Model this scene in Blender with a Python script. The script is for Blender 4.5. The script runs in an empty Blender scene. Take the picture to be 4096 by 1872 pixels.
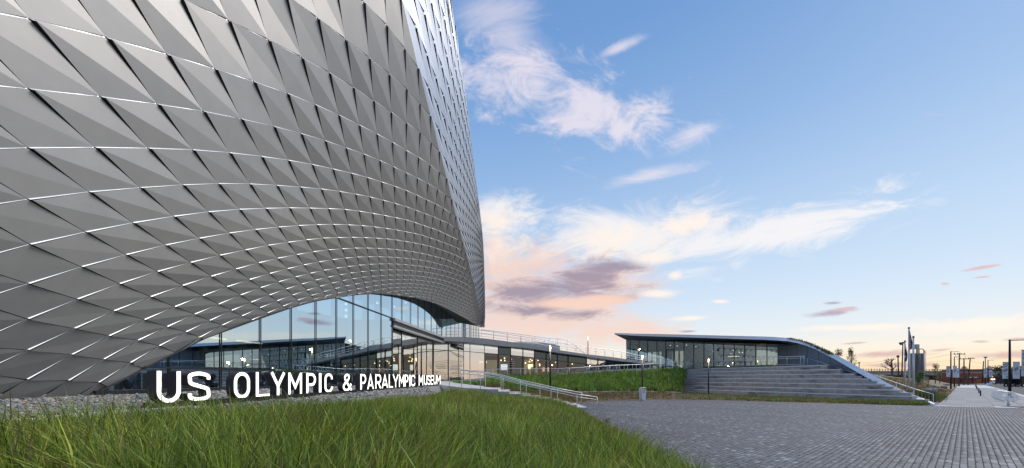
import bpy, math, random
import numpy as np
from mathutils import Vector, Matrix
random.seed(7); np.random.seed(7)
SC = bpy.context.scene
C = SC.collection
R = math.radians
# ------------------------------------------------------------------ camera
F = 1500.0; CX = 2048.0; HY = 1514.0; CZ = 2.6
cd = bpy.data.cameras.new('camera'); cam = bpy.data.objects.new('camera', cd); C.objects.link(cam)
cam.location = (0, 0, CZ); cam.rotation_euler = (R(90), 0, 0)
cd.sensor_fit = 'HORIZONTAL'; cd.sensor_width = 36.0; cd.lens = 36.0*F/4096
cd.shift_y = (HY-936)/4096; cd.clip_start = 0.05; cd.clip_end = 20000
SC.camera = cam
# ------------------------------------------------------------------ world
W = bpy.data.worlds.new('World'); SC.world = W; W.use_nodes = True
nt = W.node_tree; nt.nodes.clear()
def N(t, **kw):
    n = nt.nodes.new(t)
    for k, v in kw.items(): setattr(n, k, v)
    return n
def setin(sock, v):
    if hasattr(v, 'is_output'): nt.links.new(v, sock)
    else: sock.default_value = v
def M(op, a, b=0.0, c=None, clamp=False):
    n = N('ShaderNodeMath', operation=op, use_clamp=clamp)
    setin(n.inputs[0], a); setin(n.inputs[1], b)
    if c is not None: setin(n.inputs[2], c)
    return n.outputs[0]
def smooth(v, lo, hi):
    n = N('ShaderNodeMapRange', interpolation_type='SMOOTHSTEP')
    setin(n.inputs[0], v); n.inputs[1].default_value = lo; n.inputs[2].default_value = hi
    return n.outputs[0]
def mixc(f, a, b):
    n = N('ShaderNodeMix', data_type='RGBA')
    setin(n.inputs[0], f); setin(n.inputs[6], a); setin(n.inputs[7], b)
    return n.outputs[2]
def ramp(f, stops):
    n = N('ShaderNodeValToRGB'); el = n.color_ramp.elements
    while len(el) < len(stops): el.new(0.5)
    for e, (p, col) in zip(el, stops): e.position = p; e.color = (*col, 1)
    setin(n.inputs[0], f); return n.outputs[0]
def lin(r, g, b):
    return tuple(((v/255)/12.92 if v/255 <= .04045 else ((v/255+.055)/1.055)**2.4) for v in (r, g, b))
tc = N('ShaderNodeTexCoord'); sep = N('ShaderNodeSeparateXYZ'); nt.links.new(tc.outputs['Generated'], sep.inputs[0])
dx, dy, dz = sep.outputs
SUN_EL, SUN_AZ = R(47.0), R(66.0)         # aim of the added soft fill light, to the right of the view
sky = N('ShaderNodeTexSky', sky_type='NISHITA', sun_disc=False)
sky.sun_elevation = SUN_EL; sky.sun_rotation = SUN_AZ; sky.air_density = 1.3; sky.dust_density = 1.2; sky.ozone_density = 2.0
az = M('ADD', M('MULTIPLY', dx, 0.788), M('MULTIPLY', dy, 0.616))      # 1 towards the sunset
zp = M('MAXIMUM', dz, 0.0)
warm = ramp(zp, [(0.0, lin(249, 216, 172)), (.03, lin(250, 228, 196)), (.06, lin(245, 235, 220)), (.10, lin(226, 232, 236)), (.18, lin(206, 223, 240)), (.32, lin(180, 206, 235)), (.5, lin(142, 178, 222)), (.68, lin(108, 152, 207)), (1.0, lin(78, 122, 186))])
cool = ramp(zp, [(0.0, lin(242, 210, 190)), (.045, lin(238, 220, 210)), (.10, lin(218, 223, 230)), (.2, lin(184, 208, 236)), (.36, lin(146, 184, 228)), (.6, lin(110, 156, 211)), (1.0, lin(78, 122, 186))])
base = mixc(smooth(az, -0.2, 0.98), cool, warm)
# wisps and puffs: noise along the direction, gathered where the cloud fields stand
gx = M('DIVIDE', dx, M('MAXIMUM', dy, 0.05)); gz = M('DIVIDE', dz, M('MAXIMUM', dy, 0.05))
front = smooth(dy, 0.06, 0.2)
def noise(scale, detail, rough, sx, sz, rot=0.0, off=0.0, dist=0.0):
    cb = N('ShaderNodeCombineXYZ')
    c, s = math.cos(rot), math.sin(rot)
    nt.links.new(M('MULTIPLY', M('ADD', M('MULTIPLY', gx, c), M('MULTIPLY', gz, s)), sx), cb.inputs[0])
    nt.links.new(M('MULTIPLY', M('ADD', M('MULTIPLY', gx, -s), M('MULTIPLY', gz, c)), sz), cb.inputs[1])
    cb.inputs[2].default_value = off
    n = N('ShaderNodeTexNoise'); n.inputs['Scale'].default_value = scale; n.inputs['Detail'].default_value = detail
    n.inputs['Roughness'].default_value = rough; n.inputs['Distortion'].default_value = dist
    nt.links.new(cb.outputs[0], n.inputs['Vector']); return n.outputs[0]
n_puff = noise(7.0, 12, .66, 1.0, 1.35, R(-22), 1.3, .7)
n_wisp = noise(5.5, 12, .68, .7, 1.9, R(16), 4.1, .9)
n_flat = noise(11.0, 10, .68, .6, 2.2, R(3), 7.7, .5)
def blob(px, py, rx, ry, rot):
    u0, v0 = (px-CX)/F, (HY-py)/F
    c, s = math.cos(R(rot)), math.sin(R(rot))
    du, dv = M('SUBTRACT', gx, u0), M('SUBTRACT', gz, v0)
    a = M('MULTIPLY', M('ADD', M('MULTIPLY', du, c), M('MULTIPLY', dv, s)), F/rx)
    b = M('MULTIPLY', M('ADD', M('MULTIPLY', du, -s), M('MULTIPLY', dv, c)), F/ry)
    return M('SUBTRACT', 1.0, M('SQRT', M('ADD', M('MULTIPLY', a, a), M('MULTIPLY', b, b))))
def cloud(col_in, blobs, nz, amp, lo, hi, color, opac):
    f = None
    for bl in blobs:
        v = blob(*bl)
        f = v if f is None else M('MAXIMUM', f, v)
    f = M('MAXIMUM', f, -0.6)
    d = M('ADD', f, M('MULTIPLY', M('SUBTRACT', nz, .5), amp))
    m = M('MULTIPLY', M('MULTIPLY', smooth(d, lo, hi), opac), front)
    return mixc(m, col_in, color)
col = base
pinkw = (*lin(240, 229, 236), 1); white = (*lin(249, 243, 240), 1); cream = (*lin(255, 240, 226), 1)
peach = (*lin(248, 206, 184), 1); mauve = (*lin(146, 130, 150), 1); rose = (*lin(220, 176, 176), 1); grey = (*lin(176, 162, 182), 1)
col = cloud(col, [(1960, 40, 280, 130, 10), (2050, 150, 200, 120, -30)], n_wisp, 1.5, .0, 1.1, pinkw, .55)
col = cloud(col, [(2060, 330, 330, 220, -20), (2330, 440, 420, 190, -12), (2520, 500, 290, 130, 25)], n_puff, 3.4, .05, 1.05, pinkw, .80)
col = cloud(col, [(2770, 540, 190, 60, 27), (2600, 700, 260, 40, 14), (2480, 190, 140, 30, 25)], n_wisp, 2.0, .05, 1.1, pinkw, .7)
col = cloud(col, [(2600, 950, 560, 190, 4), (3150, 900, 560, 110, 12), (2000, 860, 200, 130, 10)], n_wisp, 3.2, -.05, .95, white, .85)
col = cloud(col, [(2480, 960, 260, 110, 6), (1990, 960, 190, 170, 0), (2760, 900, 200, 60, 12)], n_puff, 3.0, .0, .95, cream, .92)
col = cloud(col, [(2150, 1260, 560, 190, -4), (2060, 1110, 330, 150, 0), (2460, 1330, 380, 70, 0), (2400, 1130, 260, 110, 4)], n_flat, 2.6, -.25, .8, peach, .74)
col = cloud(col, [(2440, 1062, 190, 52, 4), (2340, 1110, 210, 40, 0), (2260, 1150, 330, 62, -2), (2120, 1170, 200, 70, 0), (2140, 1240, 330, 36, -4)], n_flat, 3.0, -.05, .9, mauve, .84)
col = cloud(col, [(2400, 1200, 150, 30, 2), (2290, 1215, 200, 30, 0)], n_flat, 1.6, .0, .7, peach, .9)
col = cloud(col, [(2640, 1175, 110, 22, 0), (2760, 1272, 110, 16, 4), (2880, 1206, 50, 12, 0), (2700, 1100, 40, 20, 10), (2600, 1030, 150, 40, 0)], n_flat, 1.6, .0, .8, cream, .9)
col = cloud(col, [(3330, 1250, 150, 20, 6), (3330, 1212, 50, 9, 4), (2750, 1325, 60, 7, 0)], n_flat, 2.0, .0, .8, grey, .95)
col = cloud(col, [(3380, 1236, 80, 12, 6), (3930, 1070, 110, 10, 10), (3780, 1135, 30, 8, 0), (3930, 1108, 60, 8, 6)], n_flat, 1.4, .1, .7, rose, .8)
col = cloud(col, [(3420, 1310, 330, 22, 2), (3900, 1300, 420, 50, 2)], n_flat, 1.9, .1, .9, cream, .8)
col = cloud(col, [(3560, 1416, 260, 18, 1), (3760, 1400, 90, 10, 5), (4000, 1420, 260, 22, 2), (3600, 1460, 240, 14, 1), (3925, 1366, 60, 8, 0), (4080, 1356, 110, 9, 4), (3420, 1372, 80, 6, 4)], n_flat, 2.2, .05, .9, (*lin(206, 168, 172), 1), .8)
# the same sort of thin streaks all over the rest of the sky
cb = N('ShaderNodeCombineXYZ'); pz = M('ADD', M('MAXIMUM', dz, 0.0), 0.18)
nt.links.new(M('DIVIDE', dx, pz), cb.inputs[0]); nt.links.new(M('DIVIDE', dy, pz), cb.inputs[1])
ng = N('ShaderNodeTexNoise'); ng.inputs['Scale'].default_value = 1.1; ng.inputs['Detail'].default_value = 8; ng.inputs['Roughness'].default_value = .6; ng.inputs['Distortion'].default_value = .8
nt.links.new(cb.outputs[0], ng.inputs['Vector'])
away = M('SUBTRACT', 1.0, smooth(dy, 0.1, 0.45))
col = mixc(M('MULTIPLY', M('MULTIPLY', smooth(ng.outputs[0], .5, .78), .6), away), col, pinkw)
bg1 = N('ShaderNodeBackground'); nt.links.new(col, bg1.inputs[0]); bg1.inputs[1].default_value = 0.76
bg2 = N('ShaderNodeBackground'); nt.links.new(sky.outputs[0], bg2.inputs[0]); bg2.inputs[1].default_value = 0.05
ad = N('ShaderNodeMixShader'); ad.inputs[0].default_value = .14; nt.links.new(bg1.outputs[0], ad.inputs[1]); nt.links.new(bg2.outputs[0], ad.inputs[2])
wo = N('ShaderNodeOutputWorld'); nt.links.new(ad.outputs[0], wo.inputs[0])
# ------------------------------------------------------------------ soft fill light, added to brighten the ground and model the panel folds
sl = bpy.data.lights.new('sun_fill', 'SUN'); sl.energy = 2.0; sl.angle = R(30); sl.color = (1.0, .92, .83)
sun_fill = bpy.data.objects.new('sun_fill', sl); C.objects.link(sun_fill)
sdir = Vector((math.sin(SUN_AZ)*math.cos(SUN_EL), math.cos(SUN_AZ)*math.cos(SUN_EL), math.sin(SUN_EL)))
sun_fill.rotation_euler = sdir.to_track_quat('Z', 'Y').to_euler()
vs = SC.view_settings; vs.view_transform = 'Standard'; vs.look = 'None'; vs.exposure = 0.6; vs.gamma = 1.0; vs.use_curve_mapping = False
SC.cycles.max_bounces = 8; SC.cycles.transparent_max_bounces = 16; SC.cycles.glossy_bounces = 4
try: SC.cycles.use_denoising = True
except Exception: pass
# ------------------------------------------------------------------ materials
def mat(name, color, rough=.6, metal=0.0, emis=None, estr=0.0, noise_s=None, noise_a=.25, bump=0.0, bump_s=None, attr=None, spec=None, stain=None):
    m = bpy.data.materials.new(name); m.use_nodes = True
    t = m.node_tree; b = t.nodes['Principled BSDF']
    b.inputs['Base Color'].default_value = (*color, 1); b.inputs['Roughness'].default_value = rough; b.inputs['Metallic'].default_value = metal
    if spec is not None: b.inputs['Specular IOR Level'].default_value = spec
    if emis: b.inputs['Emission Color'].default_value = (*emis, 1); b.inputs['Emission Strength'].default_value = estr
    src = None
    def mixn(f, a, bcol, mode='MIX'):
        n = t.nodes.new('ShaderNodeMix'); n.data_type = 'RGBA'; n.blend_type = mode
        for s, v in ((n.inputs[0], f), (n.inputs[6], a), (n.inputs[7], bcol)):
            if hasattr(v, 'is_output'): t.links.new(v, s)
            else: s.default_value = v
        return n.outputs[2]
    geo = t.nodes.new('ShaderNodeNewGeometry')
    def nz(scale, det=6, rough_=.6, dist=0.0, stretch=None):
        n = t.nodes.new('ShaderNodeTexNoise'); n.inputs['Scale'].default_value = scale; n.inputs['Detail'].default_value = det
        n.inputs['Roughness'].default_value = rough_; n.inputs['Distortion'].default_value = dist
        if stretch:
            mp = t.nodes.new('ShaderNodeMapping'); mp.inputs['Scale'].default_value = stretch
            t.links.new(geo.outputs['Position'], mp.inputs[0]); t.links.new(mp.outputs[0], n.inputs['Vector'])
        else: t.links.new(geo.outputs['Position'], n.inputs['Vector'])
        return n.outputs[0]
    cur = (*color, 1)
    if attr:
        a = t.nodes.new('ShaderNodeAttribute'); a.attribute_name = attr; cur = a.outputs['Color']
    if noise_s:
        v = nz(noise_s)
        mr = t.nodes.new('ShaderNodeMapRange'); t.links.new(v, mr.inputs[0]); mr.inputs[1].default_value = .3; mr.inputs[2].default_value = .7
        mr.inputs[3].default_value = 1-noise_a; mr.inputs[4].default_value = 1+noise_a
        cb_ = t.nodes.new('ShaderNodeCombineColor')
        for i in range(3): t.links.new(mr.outputs[0], cb_.inputs[i])
        cur = mixn(1.0, cur, cb_.outputs[0], 'MULTIPLY')
    if stain:
        scale, stretch, scol, amt = stain
        v = nz(scale, 7, .65, .6, stretch)
        mr = t.nodes.new('ShaderNodeMapRange'); t.links.new(v, mr.inputs[0]); mr.inputs[1].default_value = .5; mr.inputs[2].default_value = .68; mr.inputs[4].default_value = amt
        cur = mixn(mr.outputs[0], cur, (*scol, 1))
    if hasattr(cur, 'is_output'): t.links.new(cur, b.inputs['Base Color'])
    if bump:
        bp = t.nodes.new('ShaderNodeBump'); bp.inputs['Strength'].default_value = bump; bp.inputs['Distance'].default_value = .02
        t.links.new(nz(bump_s or 40), bp.inputs['Height']); t.links.new(bp.outputs[0], b.inputs['Normal'])
    return m
def translucent_mix(m, amt):
    t = m.node_tree; b = t.nodes['Principled BSDF']; o = t.nodes['Material Output']
    tr = t.nodes.new('ShaderNodeBsdfTranslucent'); mx = t.nodes.new('ShaderNodeMixShader'); mx.inputs[0].default_value = amt
    src = b.inputs['Base Color'].links[0].from_socket; t.links.new(src, tr.inputs[0])
    t.links.new(b.outputs[0], mx.inputs[1]); t.links.new(tr.outputs[0], mx.inputs[2]); t.links.new(mx.outputs[0], o.inputs[0])
def glass(name, refl, tint, gloss, rough=0.0, wave=0.0):
    m = bpy.data.materials.new(name); m.use_nodes = True; t = m.node_tree; t.nodes.clear()
    o = t.nodes.new('ShaderNodeOutputMaterial'); mx = t.nodes.new('ShaderNodeMixShader')
    tr = t.nodes.new('ShaderNodeBsdfTransparent'); tr.inputs[0].default_value = (*tint, 1)
    gl = t.nodes.new('ShaderNodeBsdfGlossy'); gl.inputs['Color'].default_value = (*gloss, 1); gl.inputs['Roughness'].default_value = rough
    lw = t.nodes.new('ShaderNodeLayerWeight'); lw.inputs[0].default_value = .35
    mr = t.nodes.new('ShaderNodeMapRange'); mr.inputs[3].default_value = refl; mr.inputs[4].default_value = min(1, refl+.5)
    t.links.new(lw.outputs['Fresnel'], mr.inputs[0]); t.links.new(mr.outputs[0], mx.inputs[0])
    t.links.new(tr.outputs[0], mx.inputs[1]); t.links.new(gl.outputs[0], mx.inputs[2]); t.links.new(mx.outputs[0], o.inputs[0])
    if wave:
        geo = t.nodes.new('ShaderNodeNewGeometry'); n = t.nodes.new('ShaderNodeTexNoise'); n.inputs['Scale'].default_value = .55; n.inputs['Detail'].default_value = 1
        t.links.new(geo.outputs['Position'], n.inputs['Vector'])
        bp = t.nodes.new('ShaderNodeBump'); bp.inputs['Strength'].default_value = wave; bp.inputs['Distance'].default_value = .02
        t.links.new(n.outputs[0], bp.inputs['Height']); t.links.new(bp.outputs[0], gl.inputs['Normal'])
    return m
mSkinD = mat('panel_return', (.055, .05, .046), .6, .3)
mSkin = mat('anodised_panel', (.335, .331, .324), .5, .3, noise_s=1.2, noise_a=.05, bump=.03, bump_s=160)
mSkin2 = mat('anodised_panel_skylit', (.44, .48, .55), .40, .45, noise_s=1.2, noise_a=.05)  # panel metal made lighter and bluer: sky light put into its colour
mGap = mat('joint_black', (.012, .012, .013), .9)
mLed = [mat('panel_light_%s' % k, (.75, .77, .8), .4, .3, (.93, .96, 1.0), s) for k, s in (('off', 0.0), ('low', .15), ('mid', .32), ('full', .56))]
mGlass = glass('museum_glass', .66, (.20, .34, .38), (.74, .90, 1.0), .0, .05)
mGlassW = glass('entrance_glass', .74, (.55, .60, .56), (1.0, 1.0, .95), .0, .22)
mGlassW2 = glass('shop_glass', .07, (.72, .74, .68), (.9, .95, .95), .0, .2)
mGlassP = glass('pavilion_glass', .55, (.42, .54, .55), (.72, .90, .97), .0, .10)
mMull = mat('mullion_black', (.018, .02, .023), .45, .3)
mDark = mat('dark_steel', (.045, .05, .058), .5, .5, noise_s=3, noise_a=.12)
mFascia = mat('zinc_fascia', (.42, .42, .42), .5, .5, noise_s=1.5, noise_a=.12)
mWhite = mat('white_metal', (.84, .85, .87), .42, .1, noise_s=1.0, noise_a=.05)
mWallP = mat('slate_panel', (.19, .23, .29), .5, .1, noise_s=2.0, noise_a=.06)
mSoff = mat('soffit_panel', (.15, .18, .20), .55, .3, noise_s=2.5, noise_a=.1)
mSteel = mat('stainless', (.80, .80, .79), .36, .5)
mConc = mat('concrete', (.40, .40, .405), .85, noise_s=.8, noise_a=.1, bump=.15, bump_s=30, stain=(.5, None, (.30, .30, .30), .5))
mConcD = mat('stained_concrete', (.43, .385, .345), .8, noise_s=1.7, noise_a=.22, bump=.2, bump_s=25, stain=(.55, (.6, .6, 3.0), (.10, .095, .095), .8))
mConcL = mat('light_concrete', (.50, .50, .52), .8, noise_s=1.2, noise_a=.08, bump=.15, bump_s=35)
mNoseHi = mat('worn_nosing', (.78, .77, .76), .8, noise_s=5, noise_a=.25)  # pale colour paints the light caught on tier and step edges
mPaver = mat('paver', (.2, .2, .22), .62, attr='tone', noise_s=60, noise_a=.12, bump=.25, bump_s=120)
mJoint = mat('joint_sand', (.03, .03, .034), .95)
mAsph = mat('asphalt', (.05, .05, .054), .85, noise_s=5, noise_a=.2, bump=.3, bump_s=60)
mEarth = mat('dry_ground', (.17, .13, .09), .95, noise_s=.3, noise_a=.25)
mSoil = mat('soil', (.075, .055, .036), .95, noise_s=3, noise_a=.3, bump=.6, bump_s=12)
mMulch = mat('mulch', (.105, .07, .043), .95, noise_s=9, noise_a=.4, bump=.8, bump_s=14)
mBerm = mat('dry_grass', (.24, .175, .10), .95, noise_s=1.2, noise_a=.3, bump=.6, bump_s=9, stain=(.25, None, (.11, .12, .04), .6))
mBlade = mat('grass_blade', (.08, .12, .03), .55, attr='tone', spec=.3)
mLeaf = mat('leaf', (.06, .09, .03), .6, attr='tone', spec=.25)
translucent_mix(mBlade, .35); translucent_mix(mLeaf, .3)
mBark = mat('bark', (.10, .075, .055), .9, noise_s=14, noise_a=.3)
mStone = mat('pebble', (.3, .3, .3), .7, attr='tone', noise_s=30, noise_a=.15)
mFace = mat('lit_letter_face', (.9, .9, .86), .5, 0, (1.0, .96, .84), 1.05)
mLetter = mat('letter_return', (.055, .058, .068), .45, .4, noise_s=4, noise_a=.08)
mBlack = mat('black_steel', (.015, .015, .017), .45, .4)
mLampL = mat('warm_lamp', (1, .7, .35), .4, 0, (1.0, .62, .26), 3.2)
mWarm = mat('warm_light', (1, .75, .45), .5, 0, (1.0, .72, .38), 2.2)
mWhiteL = mat('white_light', (1, 1, 1), .5, 0, (1.0, .95, .86), 2.0)
def plain(name, c, rough=.7, metal=0.0, **k): return mat(name, c, rough, metal, **k)
# ------------------------------------------------------------------ helpers
def V(*a): return Vector(a)
def P(px, py, Y): return Vector(((px-CX)/F*Y, Y, CZ+(HY-py)/F*Y))
def G(px, py, z=0.0): return P(px, py, F*(CZ-z)/(py-HY))
def PXY(p): return (CX+F*p[0]/p[1], HY-F*(p[2]-CZ)/p[1])
def interp(x, pts):
    xs = [p[0] for p in pts]; ys = [p[1] for p in pts]
    return float(np.interp(x, xs, ys))
def invY(x, x0, y0, x1, y1):
    a = (x-x0)/(x1-x0); return 1.0/((1-a)/y0+a/y1)
class MB:
    def __init__(s): s.v = []; s.f = []; s.m = []; s.cols = None
    def poly(s, pts, mi=0):
        i = len(s.v); s.v += [tuple(p) for p in pts]; s.f.append(tuple(range(i, i+len(pts)))); s.m.append(mi); return s
    def quadstrip(s, A, B, mi=0):
        i = len(s.v); n = len(A); s.v += [tuple(p) for p in A]+[tuple(p) for p in B]
        for k in range(n-1): s.f.append((i+k, i+k+1, i+n+k+1, i+n+k)); s.m.append(mi)
        return s
    def hexa(s, a, mi=0):
        i = len(s.v); s.v += [tuple(p) for p in a]
        for f in ((0, 3, 2, 1), (4, 5, 6, 7), (0, 1, 5, 4), (1, 2, 6, 5), (2, 3, 7, 6), (3, 0, 4, 7)):
            s.f.append(tuple(i+k for k in f)); s.m.append(mi)
        return s
    def box(s, c, d, rz=0.0, mi=0):
        x, y, z = d[0]/2, d[1]/2, d[2]/2; cs, sn = math.cos(rz), math.sin(rz)
        pts = []
        for zz in (-z, z):
            for xx, yy in ((-x, -y), (x, -y), (x, y), (-x, y)):
                pts.append((c[0]+xx*cs-yy*sn, c[1]+xx*sn+yy*cs, c[2]+zz))
        return s.hexa(pts, mi)
    def bar(s, a, b, w, h, mi=0, up=(0, 0, 1)):
        a = Vector(a); b = Vector(b); d = (b-a).normalized(); u = Vector(up)
        if abs(d.dot(u)) > .99: u = Vector((0, 1, 0))
        r = d.cross(u).normalized()*w/2; t = r.cross(d).normalized()*h/2
        return s.hexa([a-r-t, a+r-t, a+r+t, a-r+t, b-r-t, b+r-t, b+r+t, b-r+t], mi)
    def tube(s, pts, rad, n=8, mi=0, caps=True):
        pts = [Vector(p) for p in pts]; rr = rad if isinstance(rad, (list, tuple)) else [rad]*len(pts)
        i0 = len(s.v); pu = None
        for k, p in enumerate(pts):
            d = (pts[min(k+1, len(pts)-1)]-pts[max(k-1, 0)])
            d = d.normalized() if d.length > 1e-9 else Vector((0, 0, 1))
            if pu is None:
                u = d.orthogonal().normalized()
            else:
                u = (pu-d*pu.dot(d)); u = u.normalized() if u.length > 1e-6 else d.orthogonal().normalized()
            pu = u; w = d.cross(u)
            for j in range(n):
                a = 2*math.pi*j/n; s.v.append(tuple(p+(u*math.cos(a)+w*math.sin(a))*rr[k]))
        for k in range(len(pts)-1):
            for j in range(n):
                a = i0+k*n+j; b = i0+k*n+(j+1) % n; s.f.append((a, b, b+n, a+n)); s.m.append(mi)
        if caps:
            s.f.append(tuple(i0+j for j in reversed(range(n)))); s.m.append(mi)
            s.f.append(tuple(i0+(len(pts)-1)*n+j for j in range(n))); s.m.append(mi)
        return s
    def prism(s, pts, off, mi=0):
        a = [Vector(p) for p in pts]; o = Vector(off); b = [p+o for p in a]; n = len(a); i = len(s.v)
        s.v += [tuple(p) for p in a+b]
        s.f.append(tuple(range(i, i+n))); s.m.append(mi); s.f.append(tuple(reversed(range(i+n, i+2*n)))); s.m.append(mi)
        for k in range(n): s.f.append((i+k, i+n+k, i+n+(k+1) % n, i+(k+1) % n)); s.m.append(mi)
        return s
    def build(s, name, m, parent=None, smooth=False, kind=None, label=None, local=False):
        ms = m if isinstance(m, (list, tuple)) else [m]
        me = bpy.data.meshes.new(name)
        o0 = parent_world(parent) if (parent and not local) else Vector((0, 0, 0))
        me.from_pydata([(v[0]-o0.x, v[1]-o0.y, v[2]-o0.z) for v in s.v], [], s.f)
        for x in ms: me.materials.append(x)
        if len(ms) > 1: me.polygons.foreach_set('material_index', s.m)
        if smooth: me.polygons.foreach_set('use_smooth', [True]*len(s.f))
        if s.cols is not None: set_tone(me, s.cols)
        me.update()
        o = bpy.data.objects.new(name, me); C.objects.link(o)
        if parent: o.parent = parent
        if kind: o['kind'] = kind
        if label: o['label'] = label
        return o
def parent_world(p):
    v = Vector((0, 0, 0))
    while p: v = v+Vector(p.location); p = p.parent
    return v
def set_tone(me, facecols):
    """one colour per face, kept on the face corners"""
    a = me.color_attributes.new('tone', 'FLOAT_COLOR', 'CORNER')
    n = np.empty(len(me.polygons), dtype=np.int32); me.polygons.foreach_get('loop_total', n)
    c = np.repeat(np.asarray(facecols, dtype=np.float32), n, axis=0)
    c = np.concatenate([c, np.ones((len(c), 1), np.float32)], 1)
    a.data.foreach_set('color', c.ravel())
def fast_mesh(name, verts, quads, m, cols=None, parent=None, kind=None):
    """big meshes of quads / tris straight from arrays"""
    me = bpy.data.meshes.new(name); verts = np.asarray(verts, np.float32); quads = np.asarray(quads, np.int32)
    if parent is not None: verts = verts-np.array(parent_world(parent), np.float32)
    k = quads.shape[1]
    me.vertices.add(len(verts)); me.vertices.foreach_set('co', verts.ravel())
    me.loops.add(quads.size); me.loops.foreach_set('vertex_index', quads.ravel())
    me.polygons.add(len(quads)); me.polygons.foreach_set('loop_start', np.arange(0, quads.size, k, dtype=np.int32))
    me.update(calc_edges=True)
    me.materials.append(m)
    if cols is not None: set_tone(me, cols)
    o = bpy.data.objects.new(name, me); C.objects.link(o)
    if parent is not None: o.parent = parent
    if kind: o['kind'] = kind
    return o
def thing(name, label, cat, loc=(0, 0, 0), group=None):
    o = bpy.data.objects.new(name, None); C.objects.link(o); o.location = loc; o.empty_display_size = .2
    o['label'] = label; o['category'] = cat
    if group: o['group'] = group
    return o
def tag(o, label, cat, group=None):
    o['label'] = label; o['category'] = cat
    if group: o['group'] = group
    return o
def struct(o): o['kind'] = 'structure'; return o
def dup(o, parent=None, loc=None):
    c = o.copy(); C.objects.link(c)
    if parent: c.parent = parent
    if loc is not None: c.location = loc
    for ch in list(o.children): dup(ch, c)
    return c
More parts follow.
